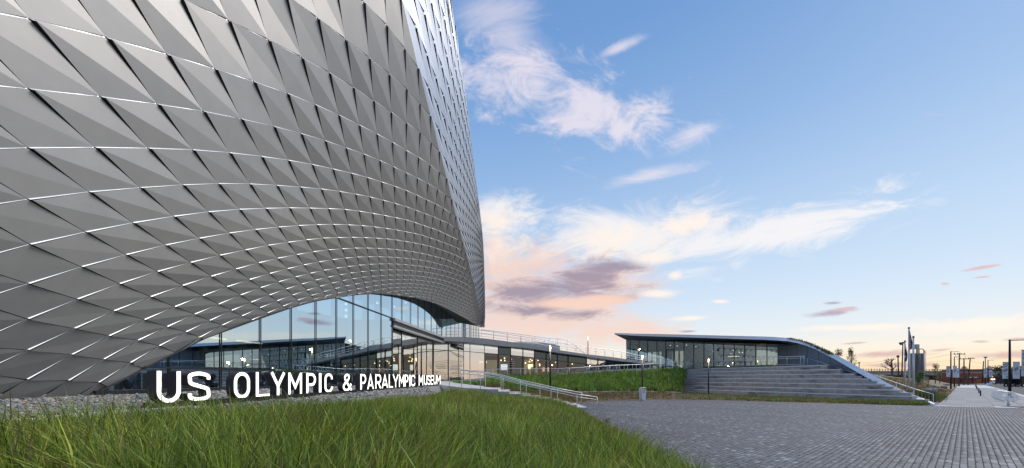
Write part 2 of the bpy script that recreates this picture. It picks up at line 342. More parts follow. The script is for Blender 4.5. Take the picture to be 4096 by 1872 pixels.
# ------------------------------------------------------------------ museum skin: measured lattice (row, column) -> sight lines, with its own depths
ALPHA = math.atan(168.0/F); U = Vector((math.sin(ALPHA), math.cos(ALPHA), 0)); NR = Vector((math.cos(ALPHA), -math.sin(ALPHA), 0))
DG = 16.1; DS = 11.7
def gY(px, D=DG): return F*(D/math.cos(ALPHA))/(2216.0-px)
LAT = {
 -4: [(6, 1533, -90), (7, 1600, -20), (8, 1650, 89)],
 -3: [(4, 1190, -215), (5, 1335, -95), (6, 1455, 7), (7, 1546, 99), (8, 1618, 193), (9, 1671, 269)],
 -2: [(2, 770, -260), (3, 975, -135), (4, 1140, -25), (5, 1269, 70), (6, 1381, 155), (7, 1476, 229), (8, 1556, 294), (9, 1626, 353), (10, 1679, 414), (11, 1721, 460)],
 -1: [(-1, -250, -380), (0, 122, -255), (1, 450, -126), (2, 720, -8), (3, 912, 79), (4, 1073, 158), (5, 1206, 228), (6, 1316, 288), (7, 1412, 347), (8, 1494, 400), (9, 1564, 446), (10, 1625, 489), (11, 1680, 528), (12, 1724, 571), (13, 1757, 603)],
 0: [(-1, -240, 5), (0, 119, 75), (1, 425, 149), (2, 666, 215), (3, 858, 273), (4, 1013, 324), (5, 1148, 371), (6, 1259, 416), (7, 1354, 458), (8, 1436, 498), (9, 1507, 534), (10, 1569, 567), (11, 1624, 600), (12, 1674, 628), (13, 1720, 658), (14, 1757, 688), (15, 1786, 711)],
 1: [(-1, -235, 318), (0, 115, 354), (1, 401, 385), (2, 628, 415), (3, 811, 443), (4, 963, 474), (5, 1094, 504), (6, 1203, 533), (7, 1300, 561), (8, 1383, 590), (9, 1455, 615), (10, 1519, 641), (11, 1574, 666), (12, 1624, 690), (13, 1669, 711), (14, 1711, 733), (15, 1750, 756), (16, 1782, 781), (17, 1806, 795)],
 2: [(-1, -225, 598), (0, 114, 591), (1, 380, 589), (2, 592, 592), (3, 769, 598), (4, 917, 610), (5, 1045, 625), (6, 1152, 640), (7, 1248, 657), (8, 1331, 675), (9, 1405, 692), (10, 1469, 709), (11, 1526, 727), (12, 1578, 744), (13, 1624, 761), (14, 1666, 779), (15, 1706, 798), (16, 1741, 814), (17, 1775, 833), (18, 1803, 851), (19, 1823, 863)],
 3: [(0, 111, 797), (1, 355, 767), (2, 560, 750), (3, 730, 739), (4, 872, 734), (5, 998, 735), (6, 1106, 741), (7, 1201, 748), (8, 1284, 755), (9, 1358, 765), (10, 1422, 776), (11, 1479, 787), (12, 1532, 800), (13, 1579, 813), (14, 1624, 826), (15, 1663, 840), (16, 1699, 854), (17, 1733, 866), (18, 1763, 880), (19, 1793, 892), (20, 1817, 910), (21, 1837, 920)],
 4: [(-1, -150, 1050), (0, 119, 977), (1, 342, 928), (2, 531, 891), (3, 694, 865), (4, 833, 847), (5, 957, 837), (6, 1062, 833), (7, 1157, 831), (8, 1239, 832), (9, 1314, 834), (10, 1378, 837), (11, 1436, 844), (12, 1490, 853), (13, 1537, 861), (14, 1581, 870), (15, 1622, 878), (16, 1658, 889), (17, 1693, 901), (18, 1726, 912), (19, 1756, 923), (20, 1784, 936), (21, 1810, 949), (22, 1832, 959), (23, 1850, 968)],
 5: [(0, 111, 1135), (1, 326, 1067), (2, 503, 1019), (3, 662, 980), (4, 797, 953), (5, 917, 932), (6, 1020, 918), (7, 1114, 908), (8, 1195, 902), (9, 1268, 898), (10, 1332, 897), (11, 1393, 899), (12, 1447, 902), (13, 1496, 907), (14, 1543, 913), (15, 1584, 919), (16, 1621, 926), (17, 1656, 933), (18, 1689, 941), (19, 1719, 951), (20, 1748, 960), (21, 1774, 970), (22, 1800, 980), (23, 1825, 990), (25, 1862, 1010)],
 6: [(-1, -130, 1380), (0, 109, 1276), (1, 308, 1197), (2, 477, 1135), (3, 629, 1086), (4, 762, 1050), (5, 879, 1021), (6, 981, 1000), (7, 1073, 981), (8, 1152, 969), (9, 1226, 959), (10, 1292, 952), (11, 1352, 950), (12, 1407, 949), (13, 1457, 950), (14, 1504, 952), (15, 1546, 955), (16, 1583, 959), (17, 1620, 965), (18, 1655, 971), (20, 1716, 984), (22, 1773, 1002), (24, 1823, 1021), (25, 1843, 1031), (27, 1873, 1050)],
 7: [(0, 109, 1401), (1, 297, 1314), (2, 455, 1244), (3, 602, 1187), (4, 730, 1142), (5, 845, 1105), (6, 944, 1076), (7, 1035, 1051), (8, 1110, 1033), (9, 1187, 1018), (10, 1253, 1007), (11, 1314, 999), (12, 1369, 995), (13, 1419, 992), (14, 1467, 992), (15, 1509, 993), (16, 1548, 995), (18, 1616, 1002), (20, 1681, 1012), (22, 1737, 1025), (24, 1787, 1039), (26, 1831, 1058), (27, 1850, 1069), (29, 1881, 1085)],
 8: [(-1, -115, 1640), (0, 106, 1519), (1, 286, 1419), (2, 435, 1344), (3, 577, 1279), (4, 699, 1227), (5, 810, 1183), (6, 908, 1147), (7, 998, 1118), (13, 1381, 1032), (22, 1704, 1043), (31, 1889, 1117)],
 9: [(0, 104, 1622), (1, 273, 1523), (2, 413, 1438), (3, 552, 1361), (4, 668, 1307), (5, 778, 1257), (6, 874, 1217), (7, 962, 1180), (14, 1392, 1066), (23, 1698, 1067), (31, 1872, 1118)],
 10: [(1, 258, 1612), (2, 393, 1531), (3, 521, 1451), (4, 636, 1384), (5, 743, 1328), (6, 839, 1282), (7, 926, 1242), (8, 1004, 1209), (15, 1402, 1092), (24, 1694, 1087), (35, 1900, 1165)],
 11: [(6, 799, 1349), (7, 888, 1301), (8, 967, 1264), (9, 1040, 1231), (16, 1411, 1115), (25, 1689, 1106)],
 12: [(8, 930, 1318), (9, 1007, 1280), (10, 1070, 1252), (17, 1420, 1136), (26, 1685, 1122), (39, 1909, 1203)],
 13: [(18, 1427, 1156), (27, 1681, 1137)],
 14: [(13, 1140, 1250), (19, 1433, 1174), (28, 1677, 1151)],
 15: [(29, 1672, 1163), (45, 1919, 1245)],
 16: [(30, 1667, 1174)],
 17: [(31, 1663, 1184)],
 18: [(36, 1745, 1212), (51, 1928, 1277)],
 20: [(46, 1863, 1276)],
 13.5: [(0, 95, 2060), (-2, -110, 2110)], 11.001: [(0, 99, 1810), (-2, -130, 1890)], 13.001: [(4, 490, 1760)], 17.001: [(14, 1060, 1390), (22, 1330, 1260)], 20.001: [(8, 800, 1900)],
 21: [(52, 1912, 1304), (57, 1934, 1303)],
}
def tps_fit(X, Yv, lam=0.0):
    X = np.asarray(X, float); Yv = np.asarray(Yv, float); n = len(X)
    d = np.linalg.norm(X[:, None]-X[None], axis=2); K = np.where(d > 0, d*d*np.log(d+1e-12), 0)+lam*np.eye(n)
    Pm = np.hstack([np.ones((n, 1)), X]); A = np.zeros((n+3, n+3)); A[:n, :n] = K; A[:n, n:] = Pm; A[n:, :n] = Pm.T
    b = np.zeros((n+3, Yv.shape[1])); b[:n] = Yv
    return X, np.linalg.solve(A, b)
def tps_eval(fit, Q):
    X, w = fit; Q = np.asarray(Q, float)
    d = np.linalg.norm(Q[:, None]-X[None], axis=2); K = np.where(d > 0, d*d*np.log(d+1e-12), 0)
    return K@w[:len(X)]+np.hstack([np.ones((len(Q), 1)), Q])@w[len(X):]
QS = .55
_x, _y = [], []
for r, row in LAT.items():
    for c, x, y in row:
        if c-2*r <= 16: _x.append((r, (c-2*r)*QS)); _y.append((x, y))
FIT = tps_fit(_x, _y, .02)
DEP = [(0, 1608, 10.95), (0, 1300, 9.95), (0, 1000, 9.4), (0, 400, 8.95), (0, 0, 8.9), (0, -400, 9.0), (-300, 800, 8.2), (-300, 0, 7.85), (-300, -400, 7.9), (-200, 1650, 10.05), (-600, -400, 7.1), (-600, 200, 7.1), (-600, 900, 7.5), (-600, 1600, 8.4),
 (200, 1596, 12.0), (354, 1584, 13.05), (588, 1465, 14.9), (815, 1353, 17.3), (1040, 1270, 20.7), (1163, 1230, 23.0), (1342, 1190, 27.6), (1421, 1178, 30.2), (1501, 1174, 33.2), (1660, 1200, 41.0), (1806, 1246, 53.5), (1926, 1308, 66), (1934, 1290, 64),
 (1895, 1150, 53), (1875, 1050, 46.5), (1835, 936, 40.5), (1787, 707, 33.5), (1724, 461, 28.3), (1676, 262, 25.2), (1580, 0, 22.3), (1500, -300, 20.8),
 (300, 1300, 11.4), (300, 800, 10.6), (300, 200, 10.25), (600, 1200, 13.55), (600, 600, 12.4), (800, 900, 14.6), (800, 0, 13.6), (1000, 500, 15.7), (1000, 1050, 17.6), (1200, 700, 19.8), (1200, 0, 17.0), (1250, 1000, 22.5), (1400, 900, 25.0), (1400, 350, 21.3), (1500, 600, 24.2), (1500, 1050, 29.5), (1650, 950, 33.5), (1650, 700, 28.8), (1750, 1050, 41.5), (300, -300, 10.2), (1000, -300, 15.2)]
DFIT = tps_fit([(x/400, y/400) for x, y, _ in DEP], [[math.log(z)] for _, _, z in DEP], .35)
def skin_px(rq): return tps_eval(FIT, [(r, q*QS) for r, q in rq])
def unproj(pxy):
    Y = np.exp(tps_eval(DFIT, np.asarray(pxy)/400.0))[:, 0]
    return np.stack([(pxy[:, 0]-CX)/F*Y, Y, CZ+(HY-pxy[:, 1])/F*Y], 1)
NSIGN = 1.0
def skin(rc):
    """points and outward normals of the smooth skin at (row, column)"""
    rc = np.asarray(rc, float); rq = np.stack([rc[:, 0], rc[:, 1]-2*rc[:, 0]], 1); e = .06
    p = unproj(skin_px(rq))
    da = unproj(skin_px(rq+[[0, e]]))-p; db = unproj(skin_px(rq+[[e, -2*e]]))-p
    n = np.cross(db, da); n /= np.linalg.norm(n, axis=1)[:, None]
    n *= NSIGN
    return p, n
_p, _n = skin([(r, c) for r in (2, 4, 6) for c in (3, 6, 9)])
NSIGN = float(np.sign((_n*(np.array([0, 0, CZ])-_p)).sum(1).mean()))
# lower rim of the skin (photograph) : panels stop here
RIM = [(-400, 1640), (0, 1609), (200, 1596), (354, 1584), (470, 1528), (588, 1465), (719, 1401), (815, 1353), (1024, 1278), (1163, 1230), (1257, 1204), (1342, 1190), (1421, 1178), (1501, 1174), (1565, 1179), (1660, 1191), (1745, 1214), (1819, 1250), (1867, 1277), (1906, 1301), (1926, 1309), (1945, 1305)]
RX = [p[0] for p in RIM]
def rim_y(x): return float(np.interp(x, RX, [p[1] for p in RIM]))
MUS = thing('museum_building', 'museum with a great curved facade of folded grey metal panels over a glass lobby', 'museum', (-10, 30, 2.0))
def clip_line(poly, a, b):
    """keep the part of a px polygon above the line a-b (poly: list of (px,py,extra))"""
    nx, ny = (b[1]-a[1]), -(b[0]-a[0])
    out = []
    def side(p): return (p[0]-a[0])*nx+(p[1]-a[1])*ny
    for i in range(len(poly)):
        p, q = poly[i], poly[(i+1) % len(poly)]; sp, sq = side(p), side(q)
        if sp >= 0: out.append(p)
        if (sp >= 0) != (sq >= 0):
            t = sp/(sp-sq); out.append(tuple(p[k]+(q[k]-p[k])*t for k in range(len(p))))
    return out
cells = [(r, c) for r in range(-7, 22) for c in range(2*r-30, 2*r+16) if c >= -2]
GA = dict(A=(.020, .022), B=(.992, .014), C=(.990, .991), D=(.008, .990))
corner = []
for r, c in cells:
    for k in 'ABCD':
        a, b = GA[k]; corner.append((r+b, c+a+b))
    for a, b in ((.03, .013), (.99, .009), (.992, -.009), (.016, -.010)): corner.append((r+b, c+a+b))
pp, nn = skin(corner); pp = pp.reshape(-1, 8, 3); nn = nn.reshape(-1, 8, 3)
def q_y(p): return p[:4, 1].mean()
panels = []
for idx, (r, c) in enumerate(cells):
    p, n = pp[idx], nn[idx]
    if (p[:, 1] < 2).any(): continue
    px = np.stack([CX+F*p[:, 0]/p[:, 1], HY-F*(p[:, 2]-CZ)/p[:, 1]], 1)
    if px[:4, 0].max() < -420 or px[:4, 1].max() < -520 or px[:4, 0].min() > 1990 or px[:4, 1].min() > 1700: continue
    ab = p[1]-p[0]; ad = p[3]-p[0]; area = np.linalg.norm(np.cross(ab, ad))
    if area > 90: continue
    cxm = px[:4, 0].mean()
    if min(px[:4, 1]) > rim_y(cxm)+4: continue
    h = float(np.interp(r, [-2, 2, 8], [.060, .062, .056]))*math.sqrt(area)*float(np.interp(q_y(p), [14, 32], [1, .66]))
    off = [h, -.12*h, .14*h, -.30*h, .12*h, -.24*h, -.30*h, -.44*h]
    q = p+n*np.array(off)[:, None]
    panels.append((r, c, q, n, px, area, h))
def panel_geo(r, c, q, n, px, area, h):
    m = MB(); right = (c-2*r) >= 15
    tris = []
    if not right or True:
        if not right: tris.append((0, 1, 2))
        tris.append((0, 2, 3))
    outs = []
    straddle = max(px[k, 1]-rim_y(px[k, 0]) for k in range(4)) > 0
    for t in tris:
        poly = [tuple(px[k])+tuple(q[k])+tuple(n[k]) for k in t]
        if straddle:
            x = float(px[:4, 0].mean()); i = min(max(int(np.searchsorted(RX, x)), 1), len(RX)-1)
            poly = clip_line(poly, RIM[i-1], RIM[i])
        if len(poly) >= 3: outs.append(poly)
    for poly in outs: m.poly([v[2:5] for v in poly], 0)
    # returns round the rim of the panel, going back into the wall
    ring = {}
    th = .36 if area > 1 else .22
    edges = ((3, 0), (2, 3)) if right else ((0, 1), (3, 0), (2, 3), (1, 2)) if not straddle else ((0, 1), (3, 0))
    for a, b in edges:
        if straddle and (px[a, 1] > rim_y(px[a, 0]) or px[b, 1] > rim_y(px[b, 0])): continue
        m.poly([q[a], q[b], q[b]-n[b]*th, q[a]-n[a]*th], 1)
    return m, straddle
panels.sort(key=lambda t: -(abs((t[4][1, 0]-t[4][0, 0])*(t[4][3, 1]-t[4][0, 1])-(t[4][1, 1]-t[4][0, 1])*(t[4][3, 0]-t[4][0, 0])) if (0 <= t[4][:4, 0].max() and t[4][:4, 0].min() < 2000 and t[4][:4, 1].max() > 0) else 0))
def led_level(r, c): return 0 if r < 0 else 1 if r < 2 else 2 if r < 4 else 3  # output graded by row, standing in for the view angle on upper strips
rest = MB(); rest_led = MB()
for k, pn in enumerate(panels):
    r, c, q, n, px, area, h = pn
    m, straddle = panel_geo(*pn)
    if not m.v: continue
    led = None
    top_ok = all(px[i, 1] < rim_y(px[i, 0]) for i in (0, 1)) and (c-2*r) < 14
    if k < 300:
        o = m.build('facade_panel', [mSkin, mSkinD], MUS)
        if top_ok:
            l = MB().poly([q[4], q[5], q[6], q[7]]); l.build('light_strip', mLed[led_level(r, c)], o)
    else:
        i = len(rest.v); rest.v += m.v; rest.f += [tuple(a+i for a in f) for f in m.f]; rest.m += m.m
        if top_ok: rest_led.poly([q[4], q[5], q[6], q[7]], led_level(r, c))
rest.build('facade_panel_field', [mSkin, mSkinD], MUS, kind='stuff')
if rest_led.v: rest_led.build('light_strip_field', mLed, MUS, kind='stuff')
# dark sheet the panels hang on
bk = MB(); rr = list(range(-7, 23)); qq = list(range(-30, 17))
gpts = [(r, q+2*r) for r in rr for q in qq]; bp_, bn_ = skin(gpts)
bpx = np.stack([CX+F*bp_[:, 0]/np.maximum(bp_[:, 1], .1), HY-F*(bp_[:, 2]-CZ)/np.maximum(bp_[:, 1], .1)], 1)
bb = bp_-bn_*np.clip(.026*bp_[:, 1], .36, .8)[:, None]
for i in range(len(rr)-1):
    for j in range(len(qq)-1):
        ids = [i*len(qq)+j, i*len(qq)+j+1, (i+1)*len(qq)+j+1, (i+1)*len(qq)+j]
        if qq[j] >= 15 or rr[i]*2+qq[j] < -4: continue
        x = bpx[ids]
        if x[:, 0].min() < -700 or x[:, 0].max() > 1960 or x[:, 1].min() < -800 or bb[ids][:, 1].min() < 3: continue
        poly = [tuple(bpx[k])+tuple(bb[k]) for k in ids]
        if max(x[k, 1]-rim_y(x[k, 0]) for k in range(4)) > 0:
            xm = float(x[:, 0].mean()); t = min(max(int(np.searchsorted(RX, xm)), 1), len(RX)-1)
            if x[:, 1].min() > rim_y(xm)+2: continue
            poly = clip_line(poly, RIM[t-1], RIM[t])
        if len(poly) >= 3: bk.poly([p[2:5] for p in poly])
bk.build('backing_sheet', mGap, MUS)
# ------------------------------------------------------------------ side face beyond the sharp corner
EDGE_R = np.linspace(-5.5, 21.2, 60)
EP, EN = skin([(r, 2*r+15) for r in EDGE_R])
SIL = [(1790, -330), (1803, -150), (1818, 0), (1835, 150), (1848, 270), (1860, 370), (1875, 490), (1890, 620), (1902, 720), (1915, 820), (1925, 900), (1931, 960), (1935, 1050), (1938, 1150), (1939, 1230), (1938, 1270), (1937, 1290), (1934, 1303)]
_l = [0.0]
for a, b in zip(SIL, SIL[1:]): _l.append(_l[-1]+math.hypot(b[0]-a[0], b[1]-a[1]))
_l = np.array(_l)
EPX = np.stack([CX+F*EP[:, 0]/EP[:, 1], HY-F*(EP[:, 2]-CZ)/EP[:, 1]], 1)
def edge_pt(r):
    return np.array([np.interp(r, EDGE_R, EP[:, k]) for k in range(3)])
def sil_pt(r):
    """silhouette point that belongs to edge parameter r (same height order), farther away"""
    ey = float(np.interp(r, EDGE_R, EPX[:, 1])); e = edge_pt(r)
    sy = np.interp(ey, [-500, -330, 0, 500, 1000, 1200, 1303], [-420, -330, -10, 430, 930, 1180, 1303])
    sx = float(np.interp(sy, [p[1] for p in SIL], [p[0] for p in SIL]))
    Yd = e[1]+float(np.interp(ey, [0, 900, 1303], [15, 9, 1.5]))
    return np.array([(sx-CX)/F*Yd, Yd, CZ+(HY-sy)/F*Yd])
NK = 16
def side_pt(r, k):
    t = k/NK; g = 1-(1-t)**1.35
    w = r+k*float(np.interp(r, [-4, 0, 4, 8, 14, 21], [.42, .36, .20, -.02, -.12, -.08]))
    w = min(max(w, -5.4), 21.1)
    a, b = edge_pt(w), sil_pt(w)
    bul = math.sin(math.pi*t)*.5
    return a*(1-g)+b*g+np.array([.35, -.2, 0])*bul
def side_n(r, k):
    p = side_pt(r, k); a = side_pt(r, min(k+.2, NK))-p if k < NK-.2 else p-side_pt(r, k-.2); b = side_pt(r+.1, k)-p if r < 21 else p-side_pt(r-.1, k)
    n = np.cross(a, b); L = np.linalg.norm(n)
    n = n/L if L > 1e-9 else np.array([1, 0, 0])
    return n if n[0] > 0 else -n
sd = MB(); sb = MB()
for r in range(-9, 22):
    for k in range(NK):
        rr_ = r+(k*.5 % 1.0)*0.0
        if r < -5 and k*.42+r < -5.5: continue
        cs = []
        for (a, b, s) in ((.04, .015, 1), (.99, .008, -1), (.99, .99, 1), (.015, .99, -1)):
            p = side_pt(r+b, k+a); n = side_n(r+b, k+a)
            d = float(np.interp(p[1], [30, 70], [.055, .06]))
            cs.append((p, n, d*s))
        if np.linalg.norm(cs[0][0]-cs[2][0]) < .12 or cs[2][0][2] < 2.3: continue
        f = [p+n*s for p, n, s in cs]
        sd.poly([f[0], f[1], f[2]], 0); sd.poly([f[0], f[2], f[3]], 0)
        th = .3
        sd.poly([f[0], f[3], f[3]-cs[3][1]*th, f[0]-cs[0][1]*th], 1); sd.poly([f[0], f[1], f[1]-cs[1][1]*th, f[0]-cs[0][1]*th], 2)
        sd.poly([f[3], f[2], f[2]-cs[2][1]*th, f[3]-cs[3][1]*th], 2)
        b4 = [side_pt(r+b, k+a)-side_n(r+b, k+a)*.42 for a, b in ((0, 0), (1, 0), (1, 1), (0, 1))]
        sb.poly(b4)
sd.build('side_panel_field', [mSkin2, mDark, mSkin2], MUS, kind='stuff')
sb.build('side_backing', mGap, MUS)
# soffit behind the lower rim, back to the glass line
A, B = [], []
for x in (1490, 1530, 1565, 1610, 1660, 1700, 1745, 1790, 1819, 1845, 1867, 1890, 1906, 1920, 1932):
    y = rim_y(x); p = unproj(np.array([[x, y]], float))[0]
    p = Vector(p); s = p.dot(NR)+DG
    A.append(p); B.append(p-NR*max(s+.4, .3)+Vector((0, 0, .8)))
MB().quadstrip(A, B).build('soffit', mDark, MUS)
# ------------------------------------------------------------------ museum lobby glass
ZL = 2.06                                   # lobby floor
def wallpt(px, z, D=DG):
    Y = gY(px, D); return Vector(((px-CX)/F*Y, Y, z))
def wall_z(px, py, D=DG): return CZ+(HY-py)/F*gY(px, D)
MX = [250, 425, 675, 882, 1040, 1163, 1262, 1345, 1413, 1472, 1524, 1568, 1607, 1642, 1672, 1699, 1725, 1747, 1767, 1786, 1803, 1819, 1834, 1848, 1861, 1873, 1884, 1894, 1904, 1915]
def rim_z(px):
    return wall_z(px, rim_y(px))+(.0 if px < 1501 else 2.0)
def pane(x0, x1, zlo, zhi, D=DG, par=MUS, m=None, name='glass_pane', n=6):
    """pane between two mullions, its head following zhi(px)"""
    xs = [1/((1-k/n)/(2216-x0)+k/n/(2216-x1)) for k in range(n+1)]; xs = [2216-x for x in xs]
    lo = [wallpt(x, zlo(x), D) for x in xs]; hi = [wallpt(x, max(zhi(x), zlo(x)+.002), D) for x in xs]
    if max(h.z-l.z for h, l in zip(hi, lo)) < .06: return None
    b = MB(); pts = lo+hi[::-1]
    q = []
    for p in pts:
        if not q or (p-q[-1]).length > .004: q.append(p)
    if (q[0]-q[-1]).length < .004: q.pop()
    if len(q) < 3: return None
    b.poly(q); return b.build(name, m or mGlass, par)
def cap(z): return lambda x: min(z, rim_z(x))
def const(z): return lambda x: z
ZS, ZT, ZU = 2.12, 3.05, 8.63
for x0, x1 in zip(MX, MX[1:]):
    if x1 <= 1570:
        pane(x0, x1, const(ZS), cap(ZT)); pane(x0, x1, const(ZT), cap(ZU)); pane(x0, x1, const(ZU), lambda x: rim_z(x))
    else:
        pane(x0, x1, const(ZU), lambda x: rim_z(x))
# mullions and transoms stand 6 cm proud of the glass
def wbar(x0, z0, x1, z1, w, d=.04, name='mullion', m=None, out=.05):
    a, b = wallpt(x0, z0)+NR*out, wallpt(x1, z1)+NR*out
    MB().bar(a, b, w, d, up=NR).build(name, m or mMull, MUS)
for x in MX[1:]:
    zt = rim_z(x); zb = ZS if x <= 1570 else ZU
    if zt-zb > .1: wbar(x, zb, x, zt, .04)
def rail_h(z, xa, xb, name='transom', w=.07):
    a, b = wallpt(xa, z)+NR*.055, wallpt(xb, z)+NR*.055
    MB().bar(a, b, .1, w).build(name, mMull, MUS)
rail_h(ZT, 480, 1570); rail_h(ZU, 1345, 1570); rail_h(ZS-.02, 372, 1572, 'sill', .14)
# plinth under the glass
A = [wallpt(x, 1.5)+NR*.09 for x in (250, 600, 1000, 1400, 1575)]; B = [p+Vector((0, 0, ZS-.09-1.5)) for p in A]
MB().quadstrip(A, B).build('plinth', mDark, MUS)
# black lining where the skin meets the glass
pts = [wallpt(x, wall_z(x, rim_y(x)))+NR*.04 for x in np.linspace(345, 1500, 40)]
MB().tube(pts, .045, 5).build('skin_lining', mMull, MUS)
# beam that carries the upper floor over the recessed entrance
a0, a1 = wallpt(1569, 0), wallpt(1774, 0)
for z0, z1, out, m_, nm in ((8.40, 8.66, .30, mFascia, 'edge_beam'), (7.98, 8.395, .12, mDark, 'edge_beam'), (7.78, 7.975, .2, mFascia, 'edge_beam')):
    o = NR*out; i_ = NR*-.25
    MB().hexa([a0+i_+V(0, 0, z0), a1+i_+V(0, 0, z0), a1+o+V(0, 0, z0), a0+o+V(0, 0, z0), a0+i_+V(0, 0, z1), a1+i_+V(0, 0, z1), a1+o+V(0, 0, z1), a0+o+V(0, 0, z1)]).build(nm, m_, MUS)
# ------------------------------------------------------------------ entrance wing under the ramp (the wall turns away from the lobby line)
WINGY = [(1570, 39.5), (1670, 46.5), (1731, 52.2), (1793, 58.0), (1855, 57.6), (1938, 57.8), (2043, 58.3), (2138, 59), (2230, 60), (2346, 61.5), (2430, 63.5), (2530, 66.5), (2600, 68)]
def wy(x): return interp(x, WINGY)
TOP = [(1570, 1318), (1700, 1349), (1755, 1362), (1856, 1369), (1939, 1378), (1993, 1384), (2100, 1393), (2140, 1399), (2232, 1413), (2348, 1428), (2422, 1439), (2592, 1457)]
BOT = [(1570, 1530), (1793, 1521), (1850, 1519), (2042, 1503), (2230, 1494), (2430, 1481), (2530, 1476), (2600, 1474)]
TRN = [(1570, 1396), (1731, 1397.5), (1793, 1402), (1855, 1405), (1938, 1412), (2043, 1421), (2138, 1431), (2230, 1443), (2346, 1457), (2424, 1462), (2600, 1474)]
WING = thing('entrance_wing', 'low glazed entrance wing under the long sloping ramp roof', 'building', P(2050, 1514, 58.2))
def wp(x, y): return P(x, y, wy(x))
WM = [1570, 1607, 1670, 1731, 1793, 1855, 1880, 1938, 1993, 2043, 2092, 2138, 2185, 2230, 2273, 2346, 2392, 2424, 2461, 2494, 2526, 2560]
mSpan = glass('spandrel_glass', .07, (.35, .5, .5), (.8, .95, .95), .05)
mSpanB = mat('spandrel_back', (.10, .15, .15), .6)
for x0, x1 in zip(WM, WM[1:]):
    t0, t1, u0, u1, b0, b1 = interp(x0, TOP), interp(x1, TOP), interp(x0, TRN), interp(x1, TRN), interp(x0, BOT), interp(x1, BOT)
    hi = MB().poly([wp(x0, u0), wp(x1, u1), wp(x1, t1-6), wp(x0, t0-6)]).build('glass_pane', mSpan if (1990 <= x0 < 2040 or 2136 <= x0 < 2340 or x0 > 2420) else mGlassW, WING)
    if b0-u0 > 3:
        MB().poly([wp(x0, b0), wp(x1, b1), wp(x1, u1), wp(x0, u0)]).build('glass_pane', mGlassW if x0 < 1930 else mGlassW2 if x0 < 2420 else mSpan, WING)
    if 1990 <= x0 < 2040 or 2136 <= x0 < 2340 or x0 > 2420:
        f = lambda x, y: wp(x, y)+V(0, .12, 0)
        MB().poly([f(x0, u0 if x0 < 2420 else b0), f(x1, u1 if x0 < 2420 else b1), f(x1, t1-6), f(x0, t0-6)]).build('spandrel_panel', mSpanB, WING)
for x in WM:
    a, b = wp(x, interp(x, BOT))+V(0, -.04, 0), wp(x, interp(x, TOP)-4)+V(0, -.04, 0)
    MB().bar(a, b, .08 if x < 1990 else .12, .14, up=(0, 1, 0)).build('mullion', mMull, WING)
for x in (1855, 1938, 1993, 2043, 2138, 2185, 2230, 2424):      # dark columns just behind the glass, below the transom
    a, b = wp(x, interp(x, BOT))+V(0, .35, 0), wp(x, interp(x, TRN)+6)+V(0, .35, 0)
    MB().bar(a, b, .42, .3, up=(0, 1, 0)).build('column', mBlack, WING)
A = [wp(x, interp(x, TRN))+V(0, -.05, 0) for x in WM]
for a, b in zip(A, A[1:]): MB().bar(a, b, .08, .07).build('transom', mMull, WING)
# sloping edge of the ramp roof
FT = [(1771, 1350), (1856, 1350), (1939, 1356), (2016, 1366), (2100, 1378), (2178, 1389), (2232, 1402), (2348, 1419), (2446, 1430), (2600, 1452), (2640, 1458)]
FB = [(1771, 1362), (1856, 1367), (1939, 1376), (2016, 1385), (2100, 1391), (2178, 1402), (2232, 1411), (2348, 1426), (2446, 1440), (2600, 1456.5), (2640, 1461)]
FYs = [(1771, 54.6), (1856, 55.6), (1939, 56), (2016, 56.5), (2100, 57), (2232, 58.2), (2348, 59.8), (2446, 61.8), (2600, 66), (2640, 67.2)]
fx = [1771, 1815, 1856, 1900, 1939, 1980, 2016, 2060, 2100, 2140, 2178, 2232, 2290, 2348, 2400, 2446, 2500, 2550, 2600, 2640]
m = MB()
ft = [P(x, interp(x, FT), interp(x, FYs)) for x in fx]; fb = [P(x, interp(x, FB), interp(x, FYs)) for x in fx]
back = V(.1, 4.6, 0)
m.quadstrip(fb, ft); m.quadstrip(ft, [p+back for p in ft]); m.quadstrip([p+V(0, 2.4, 0) for p in fb], fb); m.quadstrip([p+back for p in ft], [p+back-V(0, 0, .5) for p in ft])
m.build('ramp_edge', mFascia, WING)
MB().quadstrip([p-V(0, .03, .0) for p in ft], [p+V(0, -.03, .09) for p in ft]).quadstrip([p+V(0, -.03, .09) for p in ft], [p+V(0, .3, .09) for p in ft]).build('ramp_coping', mConcL, WING)
bw = MB().poly([P(2178, 1389, 62), P(2240, 1403, 62.5), P(2240, 1384, 62.5), P(2215, 1375, 62.3), P(2140, 1368, 62), P(2100, 1366, 61.6), P(2050, 1368, 61)]).build('parapet_wall', mFascia, WING)
mShopGrey = mat('charcoal_wall', (.07, .075, .08), .7, noise_s=2, noise_a=.12)
# interior of the wing: back wall in different finishes, ceiling, floor and lamps
def wb(x, y, d): return P(x, y, wy(x)+d)
def slab(name, x0, x1, y0, y1, d, m, thick=.1, par=WING):
    Y = max(wy(x0), wy(x1))+d; a, b, c_, e = P(x0, y1, Y), P(x1, y1, Y), P(x1, y0, Y), P(x0, y0, Y)
    return MB().prism([a, b, c_, e], (0, thick, 0)).build(name, m, par)
mCreamW = mat('cream_wall_glow', (.55, .47, .32), .8, emis=(1, .80, .45), estr=.10)  # faint emission puts the interior lamplight into the wall itself
mRust = mat('rust_wall', (.20, .075, .035), .7, noise_s=3, noise_a=.2)
mBlueG = mat('mural_blue', (.03, .09, .15), .7)
mRedG = mat('mural_red', (.22, .02, .03), .7)
slab('back_wall', 1580, 1640, 1396, 1535, 6, mShopGrey); slab('back_wall', 1684, 1840, 1400, 1530, 7, mCreamW)
slab('display_wall', 1800, 1853, 1452, 1526, 1.4, mRust)
slab('display_wall', 1866, 1914, 1443, 1518, 1.2, mShopGrey); slab('back_wall', 1914, 2000, 1440, 1520, 6, mCreamW)
